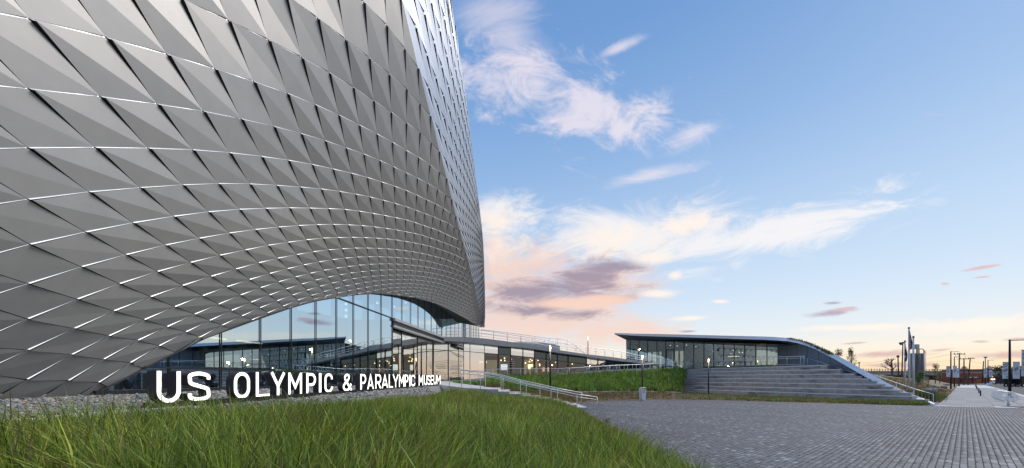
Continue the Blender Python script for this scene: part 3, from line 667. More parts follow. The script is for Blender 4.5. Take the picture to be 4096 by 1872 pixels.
slab('display_wall', 2044, 2062, 1433, 1505, 1.0, mRust); slab('display_wall', 2062, 2096, 1432, 1503, 1.6, mShopGrey)
slab('back_wall', 1996, 2044, 1426, 1512, 7, mRust); slab('back_wall', 2096, 2150, 1436, 1505, 6, mCreamW)
slab('back_wall', 2150, 2230, 1444, 1502, 6, mRust); slab('back_wall', 2230, 2425, 1448, 1500, 5, mBlack)
m = MB(); m.poly([wb(1793, 1521, .1), wb(2560, 1475, .1), wb(2560, 1475, 9), wb(1793, 1521, 9)]); m.build('shop_floor', mConcD, WING)
xs_c = [1580, 1670, 1793, 1938, 2043, 2138, 2230, 2346, 2424, 2560]
MB().quadstrip([wp(x, interp(x, TRN)+5)+V(0, .25, 0) for x in xs_c], [V(*wb(x, 1500, 8)[:2], wp(x, interp(x, TRN)+5).z) for x in xs_c]).build('shop_ceiling', mBlack, WING)
MB().quadstrip([V(*wb(x, 1500, 8.1)[:2], 2.0) for x in xs_c], [V(*wb(x, 1500, 8.1)[:2], wp(x, interp(x, TOP)).z) for x in xs_c]).build('rear_wall', mShopGrey, WING)
slab('lit_display', 2003, 2030, 1457, 1480, 4, mat('lit_display', (.8, .85, .9), .5, 0, (.85, .93, 1), .8)); slab('lit_display', 2112, 2132, 1458, 1476, 4, mWarm)
slab('lit_display', 2170, 2196, 1470, 1486, 4.5, mat('orange_glow', (.9, .5, .2), .5, 0, (1, .5, .18), .7)); slab('lit_display', 1917, 1947, 1444, 1452, 2.5, mat('green_screen', (.6, 1, .7), .5, 0, (.55, 1, .7), .9))
def globe(c, r, m, name, par):
    b = MB(); pts = [Vector(c)+V(0, 0, -r+2*r*k/6) for k in range(7)]; b.tube(pts, [max(.02, math.sqrt(max(0, r*r-(-r+2*r*k/6)**2))) for k in range(7)], 8)
    return b.build(name, m, par, smooth=True)
for x, y, d in ((1995, 1425, 2), (2004, 1441, 3), (2018, 1433, 4), (2019, 1442, 3), (2075, 1432, 2.5), (2122, 1437, 2), (2118, 1446, 3), (2128, 1442, 3), (2102, 1452, 2), (2158, 1457, 2.2), (2152, 1441, 2), (2181, 1450, 2), (2187, 1448, 3), (2222, 1449, 2.5), (2289, 1456, 1.5), (2159, 1462, 2.2)):
    globe(wb(x, y, d), .11, mWarm, 'pendant_lamp', WING)
for x in (1640, 1712, 1760, 1830, 1858): globe(wb(x, 1412+(x % 3)*3, 2.5), .07, mWhiteL, 'pendant_lamp', WING)
# white line graphics on the glass
def gline(x0, y0, x1, y1, w=2.2, par=WING, out=.03):
    o = V(0, -out, 0)
    MB().poly([wp(x0, y0)+o, wp(x1, y1)+o, wp(x1, y1-w)+o, wp(x0, y0-w)+o]).build('graphic_line', mLineG, par)
mLineG = mat('white_vinyl', (.62, .58, .5), .6)
for k in range(5): gline(1797, 1494+7*k, 1848, 1484+7*k, 1.5)
for k in range(3): gline(1796-0, 1443+6.5*k, 1848, 1457+6.5*k-9, 1.4)
for k in range(5): gline(1775+2*k, 1502+7*k, 1791, 1499+7*k, 1.4)
for k in range(5): gline(1940+6*k, 1478-0+5*k, 1986, 1452+8*k, 1.1)
for k in range(4): gline(1996, 1452+8*k, 2012, 1446+8*k, 1.2); gline(2012, 1446+8*k, 2060, 1446.5+8*k, 1.2)
for k in range(4): gline(2160, 1455+7*k, 2198, 1473+8*k, 1.1)
for k in range(3): gline(2198, 1473+8*k, 2225, 1475+8*k, 1.1)
def text(body, px, py, Y, h_px, m, name, par, align='LEFT', nrm=None, depth=.01):
    cu = bpy.data.curves.new(name, 'FONT'); cu.body = body; cu.size = h_px/F*Y/.72; cu.align_x = align; cu.extrude = depth; cu.resolution_u = 2
    t = bpy.data.objects.new(name, cu); C.objects.link(t); bpy.context.view_layer.update()
    me = bpy.data.meshes.new_from_object(t.evaluated_get(bpy.context.evaluated_depsgraph_get())); me.materials.clear(); me.materials.append(m)
    bpy.data.objects.remove(t); o = bpy.data.objects.new(name, me); C.objects.link(o)
    p = P(px, py, Y); o.location = p-parent_world(par) if par else p
    o.rotation_euler = (R(90), 0, nrm or 0.0)
    if par: o.parent = par
    return o
mTextW = mat('white_lettering', (.85, .85, .83), .6, emis=(1, 1, 1), estr=.0)
text('ONE NATION', 1796, 1467, 57.5, 5.4, mTextW, 'window_lettering', WING); text('ONE DREAM', 1796, 1475, 57.5, 5.4, mTextW, 'window_lettering', WING)
slab('mural_panel', 1812, 1830, 1446, 1462, 1.1, mBlueG); slab('mural_panel', 1820, 1850, 1474, 1500, 1.0, mRedG); slab('mural_panel', 1838, 1852, 1452, 1476, 1.2, mRedG)
# dark board with the store sign
B0 = 50.0
slab2 = MB().prism([P(1628, 1530, B0), P(1684, 1530, B0+2), P(1684, 1440, B0+2), P(1628, 1440, B0)], (0, .3, 0)).build('entrance_board', mShopGrey, WING)
MB().prism([P(1647, 1497, B0+.2), P(1680, 1472, B0+1.2), P(1680, 1456, B0+1.2), P(1647, 1456, B0+.2)], (-.05, -.12, 0)).build('store_sign', mat('bronze_board', (.30, .22, .12), .5), WING)
for k, cc in enumerate(((.35, .06, .07), (.75, .72, .7), (.75, .72, .7), (.45, .5, .08), (.5, .55, .1))):
    yy = 1470+4.2*k
    MB().poly([P(1648.5, yy, B0+.02), P(1660, yy-9, B0+.32), P(1660, yy-11.2, B0+.32), P(1648.5, yy-2.2, B0+.02)]).build('store_sign_stripe', mat('stripe_%d' % k, cc, .6), WING)
text('Museum', 1662.5, 1464, B0+.3, 3.0, mTextW, 'store_sign_lettering', WING); text('Store', 1662.5, 1468.5, B0+.3, 3.0, mTextW, 'store_sign_lettering', WING)
# ------------------------------------------------------------------ lobby interior
inn = -NR
def li(px, d, z): return wallpt(px, z)+inn*d
m = MB(); m.poly([li(330, .05, ZL), li(1900, .05, ZL), li(1900, 14, ZL), li(330, 14, ZL)]).build('lobby_floor', mat('lobby_floor', (.18, .18, .18), .25), MUS)
mLob = mat('lobby_wall', (.10, .125, .13), .7, noise_s=.5, noise_a=.15); mLobW = mat('lobby_pale_wall', (.5, .55, .55), .7)
MB().poly([li(330, 14, ZL), li(1900, 14, ZL), li(1900, 14, 13), li(900, 14, 9), li(330, 14, 4)]).build('lobby_wall', mLob, MUS)
MB().poly([li(330, .3, ZL), li(330, 14, ZL), li(330, 14, 2.2), li(330, .3, 2.2)]).build('lobby_wall', mLob, MUS)
MB().poly([li(960, 2.2, 5.6), li(1560, 2.2, 5.6), li(1560, 13.9, 5.6), li(960, 13.9, 5.6)]).build('mezzanine_ceiling', mLob, MUS)
MB().poly([li(1000, 1.2, 13), li(1925, 2.2, 16), li(1925, 14, 16), li(900, 14, 13)]).build('lobby_ceiling', mLob, MUS)
for px in (930, 1090, 1215, 1310, 1385, 1450, 1510):
    MB().tube([li(px, 2.6, ZL), li(px, 2.6, 12)], .22, 10).build('column', mLobW, MUS, smooth=True)
for px in (1010, 1180, 1300, 1400): MB().prism([li(px, 7, ZL), li(px+45*(2216-px)/1200, 7, ZL), li(px+45*(2216-px)/1200, 7, 8.5), li(px, 7, 8.5)], inn*.2).build('partition', mLobW, MUS)
for px in (840, 905, 1075, 1150, 1215, 1262, 1300): MB().box(li(px, 5.5, 5.2), (1.5, .12, .10), R(90)-ALPHA).build('strip_light', mWarm, MUS)
for px, z in ((1490, 8.2), (1490, 8.75), (1490, 9.3), (1520, 10.6), (1600, 10.6), (1660, 11), (1700, 12.2)): globe(li(px, 2.5, z), .13, mWhiteL, 'pendant_lamp', MUS)
for px in (1600, 1640, 1690, 1740, 1790, 1840, 1880): MB().prism([li(px, 4, 8.7), li(px+14, 4, 8.7), li(px+14, 4, 13), li(px, 4, 13)], inn*.2).build('partition', mLobW, MUS)
MB().poly([li(1575, .6, 8.58), li(1915, .6, 8.58), li(1915, 14, 8.58), li(1575, 14, 8.58)]).build('upper_floor', mLob, MUS)
# bronze figure on a plinth inside the lobby
st = thing('statue', 'dark bronze figure with raised arm standing inside the glass lobby', 'statue', li(955, 2.8, ZL))
b = li(955, 2.8, ZL)
MB().box(b+V(0, 0, .35), (1.3, 1.3, .7)).build('plinth', mDark, st)
mBrz = mat('bronze', (.12, .10, .075), .4, .7, noise_s=6, noise_a=.3)
f = MB(); f.tube([b+V(-.3, 0, .7), b+V(-.22, .1, 1.2), b+V(-.05, 0, 1.75)], [.12, .14, .2], 8); f.tube([b+V(.35, 0, .7), b+V(.22, -.1, 1.25), b+V(.02, 0, 1.75)], [.12, .14, .2], 8)
f.tube([b+V(0, 0, 1.65), b+V(.05, 0, 2.1), b+V(.18, 0, 2.5)], [.24, .3, .2], 8); f.tube([b+V(.18, 0, 2.45), b+V(.26, 0, 2.72), b+V(.3, 0, 2.95)], [.08, .16, .07], 8)
f.tube([b+V(.1, 0, 2.4), b+V(-.4, .1, 2.55), b+V(-.75, .2, 2.2)], [.13, .1, .06], 6); f.tube([b+V(.25, 0, 2.4), b+V(.65, -.1, 2.1), b+V(.75, -.2, 1.6)], [.13, .1, .06], 6)
f.build('figure', mBrz, st, smooth=True)
# ------------------------------------------------------------------ ground
rng = np.random.default_rng(11)
struct(MB().poly([(-4000, -300, -.12), (4000, -300, -.12), (4000, 9000, -.12), (-4000, 9000, -.12)]).build('ground', mEarth))
def s_of(p): return p[0]*NR.x+p[1]*NR.y+DG
def t_of(p): return p[0]*U.x+p[1]*U.y
def st(s, t, z): return NR*(s-DG)+U*t+V(0, 0, z)
def z_sign(t): return 1.70+.008*(np.clip(t, 8, 45)-10)
def z_gravel(s, t):
    a = np.clip((s-.4)/3.6, 0, 1); b = np.clip((s-4.9)/1.6, 0, 1)
    z = 1.97*(1-a)+z_sign(t)*a
    return z*(1-b)+1.03*b
def grid_mesh(fn, us, vs):
    b = MB(); n = len(vs)
    b.v = [tuple(fn(u, v)) for u in us for v in vs]
    b.f = [(i*n+j, (i+1)*n+j, (i+1)*n+j+1, i*n+j+1) for i in range(len(us)-1) for j in range(n-1)]; b.m = [0]*len(b.f); return b
struct(grid_mesh(lambda s, t: st(s, t, float(z_gravel(s, t))-.03), np.linspace(-1.2, 6.6, 14), np.linspace(3, 40, 26)).build('gravel_bed', mat('gravel_ground', (.20, .20, .20), .9, noise_s=14, noise_a=.5, bump=1.0, bump_s=18), smooth=True))
# pebbles
def icos():
    ph = (1+5**.5)/2; v = np.array([(-1, ph, 0), (1, ph, 0), (-1, -ph, 0), (1, -ph, 0), (0, -1, ph), (0, 1, ph), (0, -1, -ph), (0, 1, -ph), (ph, 0, -1), (ph, 0, 1), (-ph, 0, -1), (-ph, 0, 1)], float)
    f = [(0, 11, 5), (0, 5, 1), (0, 1, 7), (0, 7, 10), (0, 10, 11), (1, 5, 9), (5, 11, 4), (11, 10, 2), (10, 7, 6), (7, 1, 8), (3, 9, 4), (3, 4, 2), (3, 2, 6), (3, 6, 8), (3, 8, 9), (4, 9, 5), (2, 4, 11), (6, 2, 10), (8, 6, 7), (9, 8, 1)]
    return v/np.linalg.norm(v[0]), np.array(f)
IV, IF = icos()
def pebbles(name, pts, size, pal, kind='stuff'):
    n = len(pts); ang = rng.uniform(0, 2*np.pi, n); c, s = np.cos(ang), np.sin(ang)
    sc = size[:, None]*rng.uniform(.7, 1.25, (n, 3))*np.array([1.15, .85, .55])
    vv = IV[None]*sc[:, None, :]*(1+rng.uniform(-.16, .16, (n, 12, 1)))
    x = vv[..., 0]*c[:, None]-vv[..., 1]*s[:, None]; y = vv[..., 0]*s[:, None]+vv[..., 1]*c[:, None]
    tz = rng.uniform(-.45, .45, (n, 1)); z = vv[..., 2]+x*tz
    V3 = np.stack([x, y, z], 2)+pts[:, None, :]
    F3 = IF[None]+(np.arange(n)*12)[:, None, None]
    pal = np.array(pal); col = pal[rng.integers(0, len(pal), n)]*rng.uniform(.42, 1.0, (n, 1))
    return fast_mesh(name, V3.reshape(-1, 3), F3.reshape(-1, 3), mStone, np.repeat(col, 20, axis=0), kind=kind)
PAL = [(.30, .31, .33), (.24, .26, .29), (.36, .36, .36), (.42, .42, .42), (.20, .23, .27), (.34, .29, .23), (.40, .31, .22), (.27, .29, .28), (.50, .50, .49)]
pt = []
ss = rng.uniform(.1, 4.3, 16000); tt = 4+rng.uniform(0, 1, 16000)**1.7*26
pt.append(np.stack([ss, tt], 1)); s2 = rng.uniform(4.9, 6.5, 7000); t2 = 5+rng.uniform(0, 1, 7000)**1.5*27; pt.append(np.stack([s2, t2], 1))
pt = np.concatenate(pt); zz = z_gravel(pt[:, 0], pt[:, 1])
X = NR.x*(pt[:, 0]-DG)+U.x*pt[:, 1]; Yv = NR.y*(pt[:, 0]-DG)+U.y*pt[:, 1]
pts = np.stack([X, Yv, zz+rng.uniform(-.01, .03, len(X))], 1)
keep = (Yv > 4.5) & (X/Yv > -1.75)
pebbles('gravel_pebbles', pts[keep], (.045+.03*rng.random(keep.sum()))*np.where(Yv[keep] > 16, 1.5, 1.0), PAL)
# concrete edging left of the sign
struct(MB().hexa([st(4.25, 1.5, 1.2), st(4.95, 1.5, 1.2), st(4.95, 10.75, 1.2), st(4.25, 10.75, 1.2), st(4.25, 1.5, 1.73), st(4.95, 1.5, 1.73), st(4.95, 10.75, 1.73), st(4.25, 10.75, 1.73)]).build('concrete_edging', mConcL))
# ------------------------------------------------------------------ grass mound
def edge_x(Y): return 4.42+.03*np.clip(Y, 5, 36)
def z_mound(x, y):
    s = x*NR.x+y*NR.y+DG; se = edge_x(y)*NR.x+y*NR.y+DG
    w = np.clip((s-6.0)/(se-6.0), 0, 1)
    base = (1.06+.24*np.clip((20-y)/9, 0, 1))*(1-w**2.2)
    far = np.clip((y-28)/6, 0, 1)*.12
    near = np.clip((7-y)/6, 0, 1)*.25
    return base+.07*np.sin(x*.9+y*.37)*(1-w)+.05*np.sin(y*.8-x*.5)*(1-w)+(far-near)*(1-w)
def mound_pt(u, v):
    y = v; s0 = 5.6; x0 = (s0-DG-y*NR.y)/NR.x; x = x0+(edge_x(y)+.06-x0)*u
    return (x, y, float(z_mound(x, y))-.02)
struct(grid_mesh(mound_pt, np.linspace(0, 1, 30), np.linspace(-3, 34, 50)).build('grass_mound', mSoil, smooth=True))
def blades(name, base, lean, L, wid, col, bend=1.0, segs=3, kind='stuff', m=None, parent=None):
    """ribbons that rise and bow over: base Nx3, lean Nx2 (direction of bowing, length = amount)"""
    n = len(base); ts = np.linspace(0, 1, segs+1)
    ang = rng.uniform(0, np.pi, n); side = np.stack([np.cos(ang), np.sin(ang), np.zeros(n)], 1)
    P_ = []
    for t in ts:
        h = L*(t-.28*bend*np.minimum(1.6, np.linalg.norm(lean, axis=1))*t*t)
        off = lean*(L*t**1.7)[:, None]
        c = base+np.concatenate([off, h[:, None]], 1)
        w = (wid*(1-t**1.6)+wid*.06)[:, None]
        P_.append(c-side*w/2); P_.append(c+side*w/2)
    V3 = np.stack(P_, 1)
    q = np.array([(2*k, 2*k+1, 2*k+3, 2*k+2) for k in range(segs)])
    Q = q[None]+(np.arange(n)*(2*segs+2))[:, None, None]
    cc = np.repeat(col, segs, axis=0)
    return fast_mesh(name, V3.reshape(-1, 3), Q.reshape(-1, 4), m or mBlade, cc, parent, kind)
GREEN = np.array([(.20, .285, .032), (.24, .31, .04), (.125, .205, .028), (.31, .365, .058), (.18, .28, .07), (.36, .385, .095)])
DRY = np.array([(.22, .17, .08), (.17, .12, .055), (.28, .22, .11), (.14, .13, .05)])
def field(n, y0, y1, power, clump):
    y = y0+(y1-y0)*rng.random(n)**power
    x0 = (5.75-DG-y*NR.y)/NR.x; lim = -1.75*y-1.0
    x0 = np.maximum(x0, lim); x = x0+(edge_x(y)-x0)*rng.random(n)
    return x, y
NCL = 5200
cx_, cy_ = field(NCL, 4.2, 33.5, 1.55, 0)
per = 26
rad = .16+.012*cy_
bx = (cx_[:, None]+rng.normal(0, 1, (NCL, per))*rad[:, None]*.75).ravel(); by = (cy_[:, None]+rng.normal(0, 1, (NCL, per))*rad[:, None]*.75).ravel()
dxy = np.stack([bx-np.repeat(cx_, per), by-np.repeat(cy_, per)], 1)/np.repeat(rad, per)[:, None]
wind = np.stack([.12+.25*np.sin(bx*.7+by*.45), .1*np.cos(bx*.5)], 1)
lean = dxy*.42+wind+rng.normal(0, .16, (len(bx), 2))
clL = np.repeat(rng.uniform(.38, .85, NCL), per)*np.where(by < 12, 1.3, .9)
Lb = clL*rng.uniform(.55, 1.2, len(bx)); Lb *= np.clip((edge_x(by)-bx)/1.2, .45, 1)*np.clip((bx*NR.x+by*NR.y+DG-5.4)/2.2, .42, 1)
ok = (bx < edge_x(by)+.1) & ((bx*NR.x+by*NR.y+DG) > 5.6) & (by < 33.8)
clc = np.repeat(GREEN[rng.integers(0, len(GREEN), NCL)]*rng.uniform(.6, 1.3, (NCL, 1)), per, axis=0)*rng.uniform(.5, 1.65, (len(bx), 1))
dry = rng.random(len(bx)) < np.repeat(rng.choice([.03, .08, .35], NCL, p=[.6, .3, .1]), per)
clc[dry] = DRY[rng.integers(0, len(DRY), dry.sum())]
wd = (.016+.0010*by)*rng.uniform(.6, 1.5, len(bx))
base = np.stack([bx, by, z_mound(bx, by)-.03], 1)
blades('grass', base[ok], lean[ok], Lb[ok], wd[ok], clc[ok])
x, y = field(2600, 5, 33, 1.3, 0); x = x*.97
okk = (x*NR.x+y*NR.y+DG) > 7.2
x, y = x[okk], y[okk]
blades('dry_stalks', np.stack([x, y, z_mound(x, y)], 1), rng.normal(0, .22, (len(x), 2))+.1, rng.uniform(.45, .95, len(x)), .006+.0006*y, np.array([(.34, .27, .13)])*rng.uniform(.6, 1.3, (len(x), 1)))
# undergrowth, short and dense
x, y = field(60000, 4.2, 33.5, 1.4, 0)
blades('undergrowth', np.stack([x, y, z_mound(x, y)-.02], 1), rng.normal(0, .35, (len(x), 2)), rng.uniform(.10, .28, len(x)), (.011+.0012*y)*rng.uniform(.8, 1.5, len(x)), GREEN[rng.integers(0, 3, len(x))]*rng.uniform(.5, 1.0, (len(x), 1)), segs=2)
# broad-leaved plants and flowers in the grass
def leafy(name, label, c, n, L, W, colr, group=None, up=.5, cat='plant', parts=True):
    t = thing(name, label, cat, c, group); b = MB(); cols = []
    stem = MB()
    for k in range(n):
        a = random.uniform(0, 6.28); h = random.uniform(.1, 1)*L*up*2; r0 = random.uniform(.0, .25)*L
        p = Vector(c)+V(math.cos(a)*r0, math.sin(a)*r0, h); d = V(math.cos(a), math.sin(a), random.uniform(-.1, .6)).normalized(); l = L*random.uniform(.5, 1)
        sd_ = V(-math.sin(a), math.cos(a), 0)*W*random.uniform(.7, 1.1)
        tip = p+d*l-V(0, 0, .15*l); mid = p+d*l*.5+V(0, 0, .04*l)
        b.poly([p, mid+sd_, tip]); b.poly([p, tip, mid-sd_]); f = random.uniform(.7, 1.3); cols += [[q*f for q in colr]]*2
    b.cols = cols; b.build('leaf_cluster', mLeaf, t)
    for k in range(3):
        a = k*2.1; stem.tube([Vector(c), Vector(c)+V(math.cos(a)*.1*L, math.sin(a)*.1*L, L*up*1.6)], .012, 5)
    stem.build('stem', mBark, t)
    return t
def mz(x, y): return float(z_mound(x, y))
leafy('broadleaf_weed', 'leafy green weed with long pointed leaves at the far left edge by the gravel', (-8.6, 6.9, mz(-8.6, 6.9)+.15), 40, .42, .055, (.05, .10, .035))
leafy('broadleaf_weed', 'pale green weed with upright leaves in the grass just right of the concrete edging', (-5.9, 7.6, mz(-5.9, 7.6)+.1), 24, .30, .04, (.09, .16, .04))
leafy('rose_bush', 'small bush with a red bloom at the grass edge beside the stair rail end', (5.15, 20.5, .15), 30, .26, .035, (.10, .15, .05))
leafy('broadleaf_weed', 'round-leaved weed low in the grass at the bottom centre of the view', (-2.6, 7.2, mz(-2.6, 7.2)+.1), 22, .26, .06, (.07, .13, .03))
fl = []
for k in range(46):
    y_ = random.uniform(7, 30); x_ = random.uniform(-5.5, edge_x(y_)-.2); fl.append((x_, y_, mz(x_, y_)+random.uniform(.3, .5)))
fb_ = MB(); cols = []
for p in fl:
    s_ = .028
    for a in range(5):
        an = a*1.257; fb_.poly([p, (p[0]+math.cos(an)*s_, p[1]+math.sin(an)*s_, p[2]+.012), (p[0]+math.cos(an+.9)*s_, p[1]+math.sin(an+.9)*s_, p[2]+.012)]); cols.append(random.choice([(.45, .16, .03), (.5, .28, .04), (.4, .06, .04)]))
fb_.cols = cols; fb_.build('wildflowers', mLeaf, kind='stuff')
# ------------------------------------------------------------------ lit sign
SIGN = thing('museum_sign', 'illuminated letter sign reading US OLYMPIC & PARALYMPIC MUSEUM on a low black rail', 'sign', st(DG-DG+4.4, 24, 1.8))
def sY(px): return gY(px, DS)
def s_pt(px, z): return wallpt(px, z, DS)
def arc(cx, cy, rx, ry, a0, a1, n=9): return [(cx+rx*math.cos(R(a0+(a1-a0)*k/n)), cy+ry*math.sin(R(a0+(a1-a0)*k/n))) for k in range(n+1)]
def cat(pts, n=4):
    out = []; P_ = [pts[0]]+list(pts)+[pts[-1]]
    for i in range(1, len(P_)-2):
        p0, p1, p2, p3 = P_[i-1], P_[i], P_[i+1], P_[i+2]
        for k in range(n):
            t = k/n
            out.append(tuple(.5*((2*p1[j])+(-p0[j]+p2[j])*t+(2*p0[j]-5*p1[j]+4*p2[j]-p3[j])*t*t+(-p0[j]+3*p1[j]-3*p2[j]+p3[j])*t**3) for j in (0, 1)))
    return out+[pts[-1]]
def glyph(ch, w, h):
    """centre lines in a box w x 1, h = half stroke"""
    r = max(w/2-h, .05); t = 1-h
    if ch == 'U': return [[(h, 1)]+arc(w/2, h+r, r, r, 180, 360, 12)+[(w-h, 1)]]
    if ch == 'O': return [arc(w/2, t-r, r, r, 0, 180, 12)+arc(w/2, h+r, r, r, 180, 360, 12)+[(w-h, t-r)]]
    if ch == 'C':
        ry = min(r, .21); return [[(w-h, t-ry-.03)]+arc(w/2, t-ry, r, ry, 0, 180, 12)+arc(w/2, h+ry, r, ry, 180, 360, 12)+[(w-h, h+ry+.03)]]
    if ch == 'L': return [[(h, 1), (h, h), (w, h)]]
    if ch == 'I': return [[(w/2, 1), (w/2, 0)]]
    if ch == 'Y': return [[(h*.7, 1), (w/2, .44), (w-h*.7, 1)], [(w/2, .5), (w/2, 0)]]
    if ch == 'M': return [[(h, 0), (h, 1)], [(w-h, 0), (w-h, 1)], [(h*1.1, .97), (w/2, .36), (w-h*1.1, .97)]]
    if ch in 'PR':
        q = (1-h-.44)/2
        g = [[(h, 0), (h, 1)], [(h, t), (w-h-q, t)]+arc(w-h-q, t-q, q, q, 90, -90, 9)+[(h, t-2*q)]]
        if ch == 'R': g.append([(w*.52, .42), (w-h, 0)])
        return g
    if ch == 'A': return [[(h*.75, 0), (w/2, 1-h*1.3), (w-h*.75, 0)], [(w*.2, .27), (w*.8, .27)]]
    if ch == 'E': return [[(h, 0), (h, 1)], [(h, t), (w, t)], [(h, .5), (w*.9, .5)], [(h, h), (w, h)]]
    if ch == 'S': return [cat([(w-h, .73), (w-1.35*h, .86), (w/2, t), (1.35*h, .87), (h, .73), (1.7*h, .60), (w/2, .505), (w-1.7*h, .41), (w-h, .27), (w-1.35*h, .13), (w/2, h), (1.35*h, .13), (h, .27)])]
    if ch == '&': return [cat([(w*1.02, h*.55), (w*.55, .42), (w*.26, .68), (w*.27, .86), (w*.5, t), (w*.72, .86), (w*.62, .66), (w*.27, .46), (h, .27), (w*.22, .1), (w*.48, h), (w*.78, .17), (w*.95, .42)])]
def ribbon(mb, line, hw, y0, y1, tf, mi=0):
    """a stroke as a closed solid; tf maps (x, z, depth) to the world"""
    pts = [line[0]]
    for p in line[1:]:
        if math.hypot(p[0]-pts[-1][0], p[1]-pts[-1][1]) > 1e-4: pts.append(p)
    closed = math.hypot(pts[0][0]-pts[-1][0], pts[0][1]-pts[-1][1]) < 1e-3 and len(pts) > 4
    n = len(pts); Lf, Rt = [], []
    for i in range(n):
        a = pts[i-1] if i > 0 else (pts[-2] if closed else None); b = pts[i+1] if i < n-1 else (pts[1] if closed else None)
        d0 = None if a is None else ((pts[i][0]-a[0]), (pts[i][1]-a[1])); d1 = None if b is None else ((b[0]-pts[i][0]), (b[1]-pts[i][1]))
        un = lambda d: (d[0]/math.hypot(*d), d[1]/math.hypot(*d))
        if d0 is None: d0 = d1
        if d1 is None: d1 = d0
        d0, d1 = un(d0), un(d1); n0 = (-d0[1], d0[0]); n1 = (-d1[1], d1[0]); mx_, my_ = n0[0]+n1[0], n0[1]+n1[1]; l = math.hypot(mx_, my_)
        if l < 1e-6: mx_, my_, l = n0[0], n0[1], 1
        mx_, my_ = mx_/l, my_/l; k = min(1/max(.35, mx_*n0[0]+my_*n0[1]), 2.2)
        Lf.append((pts[i][0]+mx_*hw*k, pts[i][1]+my_*hw*k)); Rt.append((pts[i][0]-mx_*hw*k, pts[i][1]-my_*hw*k))
    i0 = len(mb.v)
    for arr, y in ((Lf, y0), (Rt, y0), (Lf, y1), (Rt, y1)): mb.v += [tuple(tf(p[0], p[1], y)) for p in arr]
    for i in range(n-1):
        for q in ((i, i+1, n+i+1, n+i), (2*n+i, 3*n+i, 3*n+i+1, 2*n+i+1), (i, 2*n+i, 2*n+i+1, i+1), (n+i, n+i+1, 3*n+i+1, 3*n+i)): mb.f.append(tuple(i0+k for k in q)); mb.m.append(mi)
    if not closed:
        for i in (0, n-1): mb.f.append((i0+i, i0+n+i, i0+3*n+i, i0+2*n+i)); mb.m.append(mi)
LET = [('U', 626, 722), ('S', 751, 840), ('O', 935, 999), ('L', 1023, 1077), ('Y', 1083, 1139), ('M', 1153, 1207), ('P', 1225, 1263), ('I', 1275, 1285), ('C', 1298, 1330), ('&', 1371, 1405), ('P', 1441, 1464), ('A', 1469, 1494), ('R', 1501, 1524), ('A', 1527, 1551), ('L', 1555, 1571), ('Y', 1571, 1593), ('M', 1596, 1616), ('P', 1619, 1633), ('I', 1637, 1641), ('C', 1644, 1660), ('M', 1675, 1692), ('U', 1696, 1708), ('S', 1710, 1721), ('E', 1723, 1732), ('U', 1734, 1745), ('M', 1747, 1761)]
LT = [(622, 1484), (1000, 1488), (1300, 1493), (1450, 1496), (1680, 1499.5), (1765, 1501)]
LB = [(622, 1615), (1000, 1592), (1160, 1582), (1280, 1573), (1450, 1559.5), (1570, 1551.5), (1680, 1543), (1765, 1536)]
for ch, xa, xb in LET:
    ya, yb = sY(xa), sY(xb); xm = (xa+xb)/2
    zt = CZ+(HY-interp(xm, LT))/F*sY(xm); zb = CZ+(HY-interp(xm, LB))/F*sY(xm); H = zt-zb
    t0 = t_of(s_pt(xa, 0)); t1 = t_of(s_pt(xb, 0)); Wd = (t1-t0)/H
    hs = .067 if Wd > .3 else Wd/2*.9
    if ch == 'M' and Wd < 1.0: hs = .062
    def tf(x, z, d, H=H, t0=t0, zb=zb): return st(4.4+d, t0+x*H, zb+z*H)
    body = MB(); face = MB()
    for k, ln in enumerate(glyph(ch, Wd, hs)):
        ribbon(body, ln, hs+.006, -.31, -.0015*k, tf); ribbon(face, ln, hs-.007, .001-.001*k, .016-.0015*k, tf)
    ob = body.build('letter', mLetter, SIGN); face.build('letter_face', mFace, ob)
    # feet down to the rail
    zr = float(z_sign(t0))+.10
    ft_ = {'U': (.5,), 'S': (.5,), 'O': (.5,), 'C': (.5,), '&': (.5,), 'M': (.08, .92), 'A': (.08, .92), 'R': (.1, .9), 'L': (.12, .8), 'E': (.12, .8)}.get(ch, (.12,) if ch in 'PI' else (.5,))
    for fx_ in ft_:
        t_ = t0+fx_*Wd*H; MB().hexa([st(4.4-.2, t_-.05, zr), st(4.4-.05, t_-.05, zr), st(4.4-.05, t_+.05, zr), st(4.4-.2, t_+.05, zr), st(4.4-.2, t_-.05, zb+.04), st(4.4-.05, t_-.05, zb+.04), st(4.4-.05, t_+.05, zb+.04), st(4.4-.2, t_+.05, zb+.04)]).build('letter_foot', mBlack, SIGN)
ta, tb = t_of(s_pt(612, 0)), t_of(s_pt(1768, 0))
MB().hexa([st(4.06, ta, 1.3), st(4.42, ta, 1.3), st(4.42, tb, 1.7), st(4.06, tb, 1.7), st(4.06, ta, float(z_sign(ta))+.17), st(4.42, ta, float(z_sign(ta))+.17), st(4.42, tb, float(z_sign(tb))+.07), st(4.06, tb, float(z_sign(tb))+.07)]).build('base_rail', mBlack, SIGN)
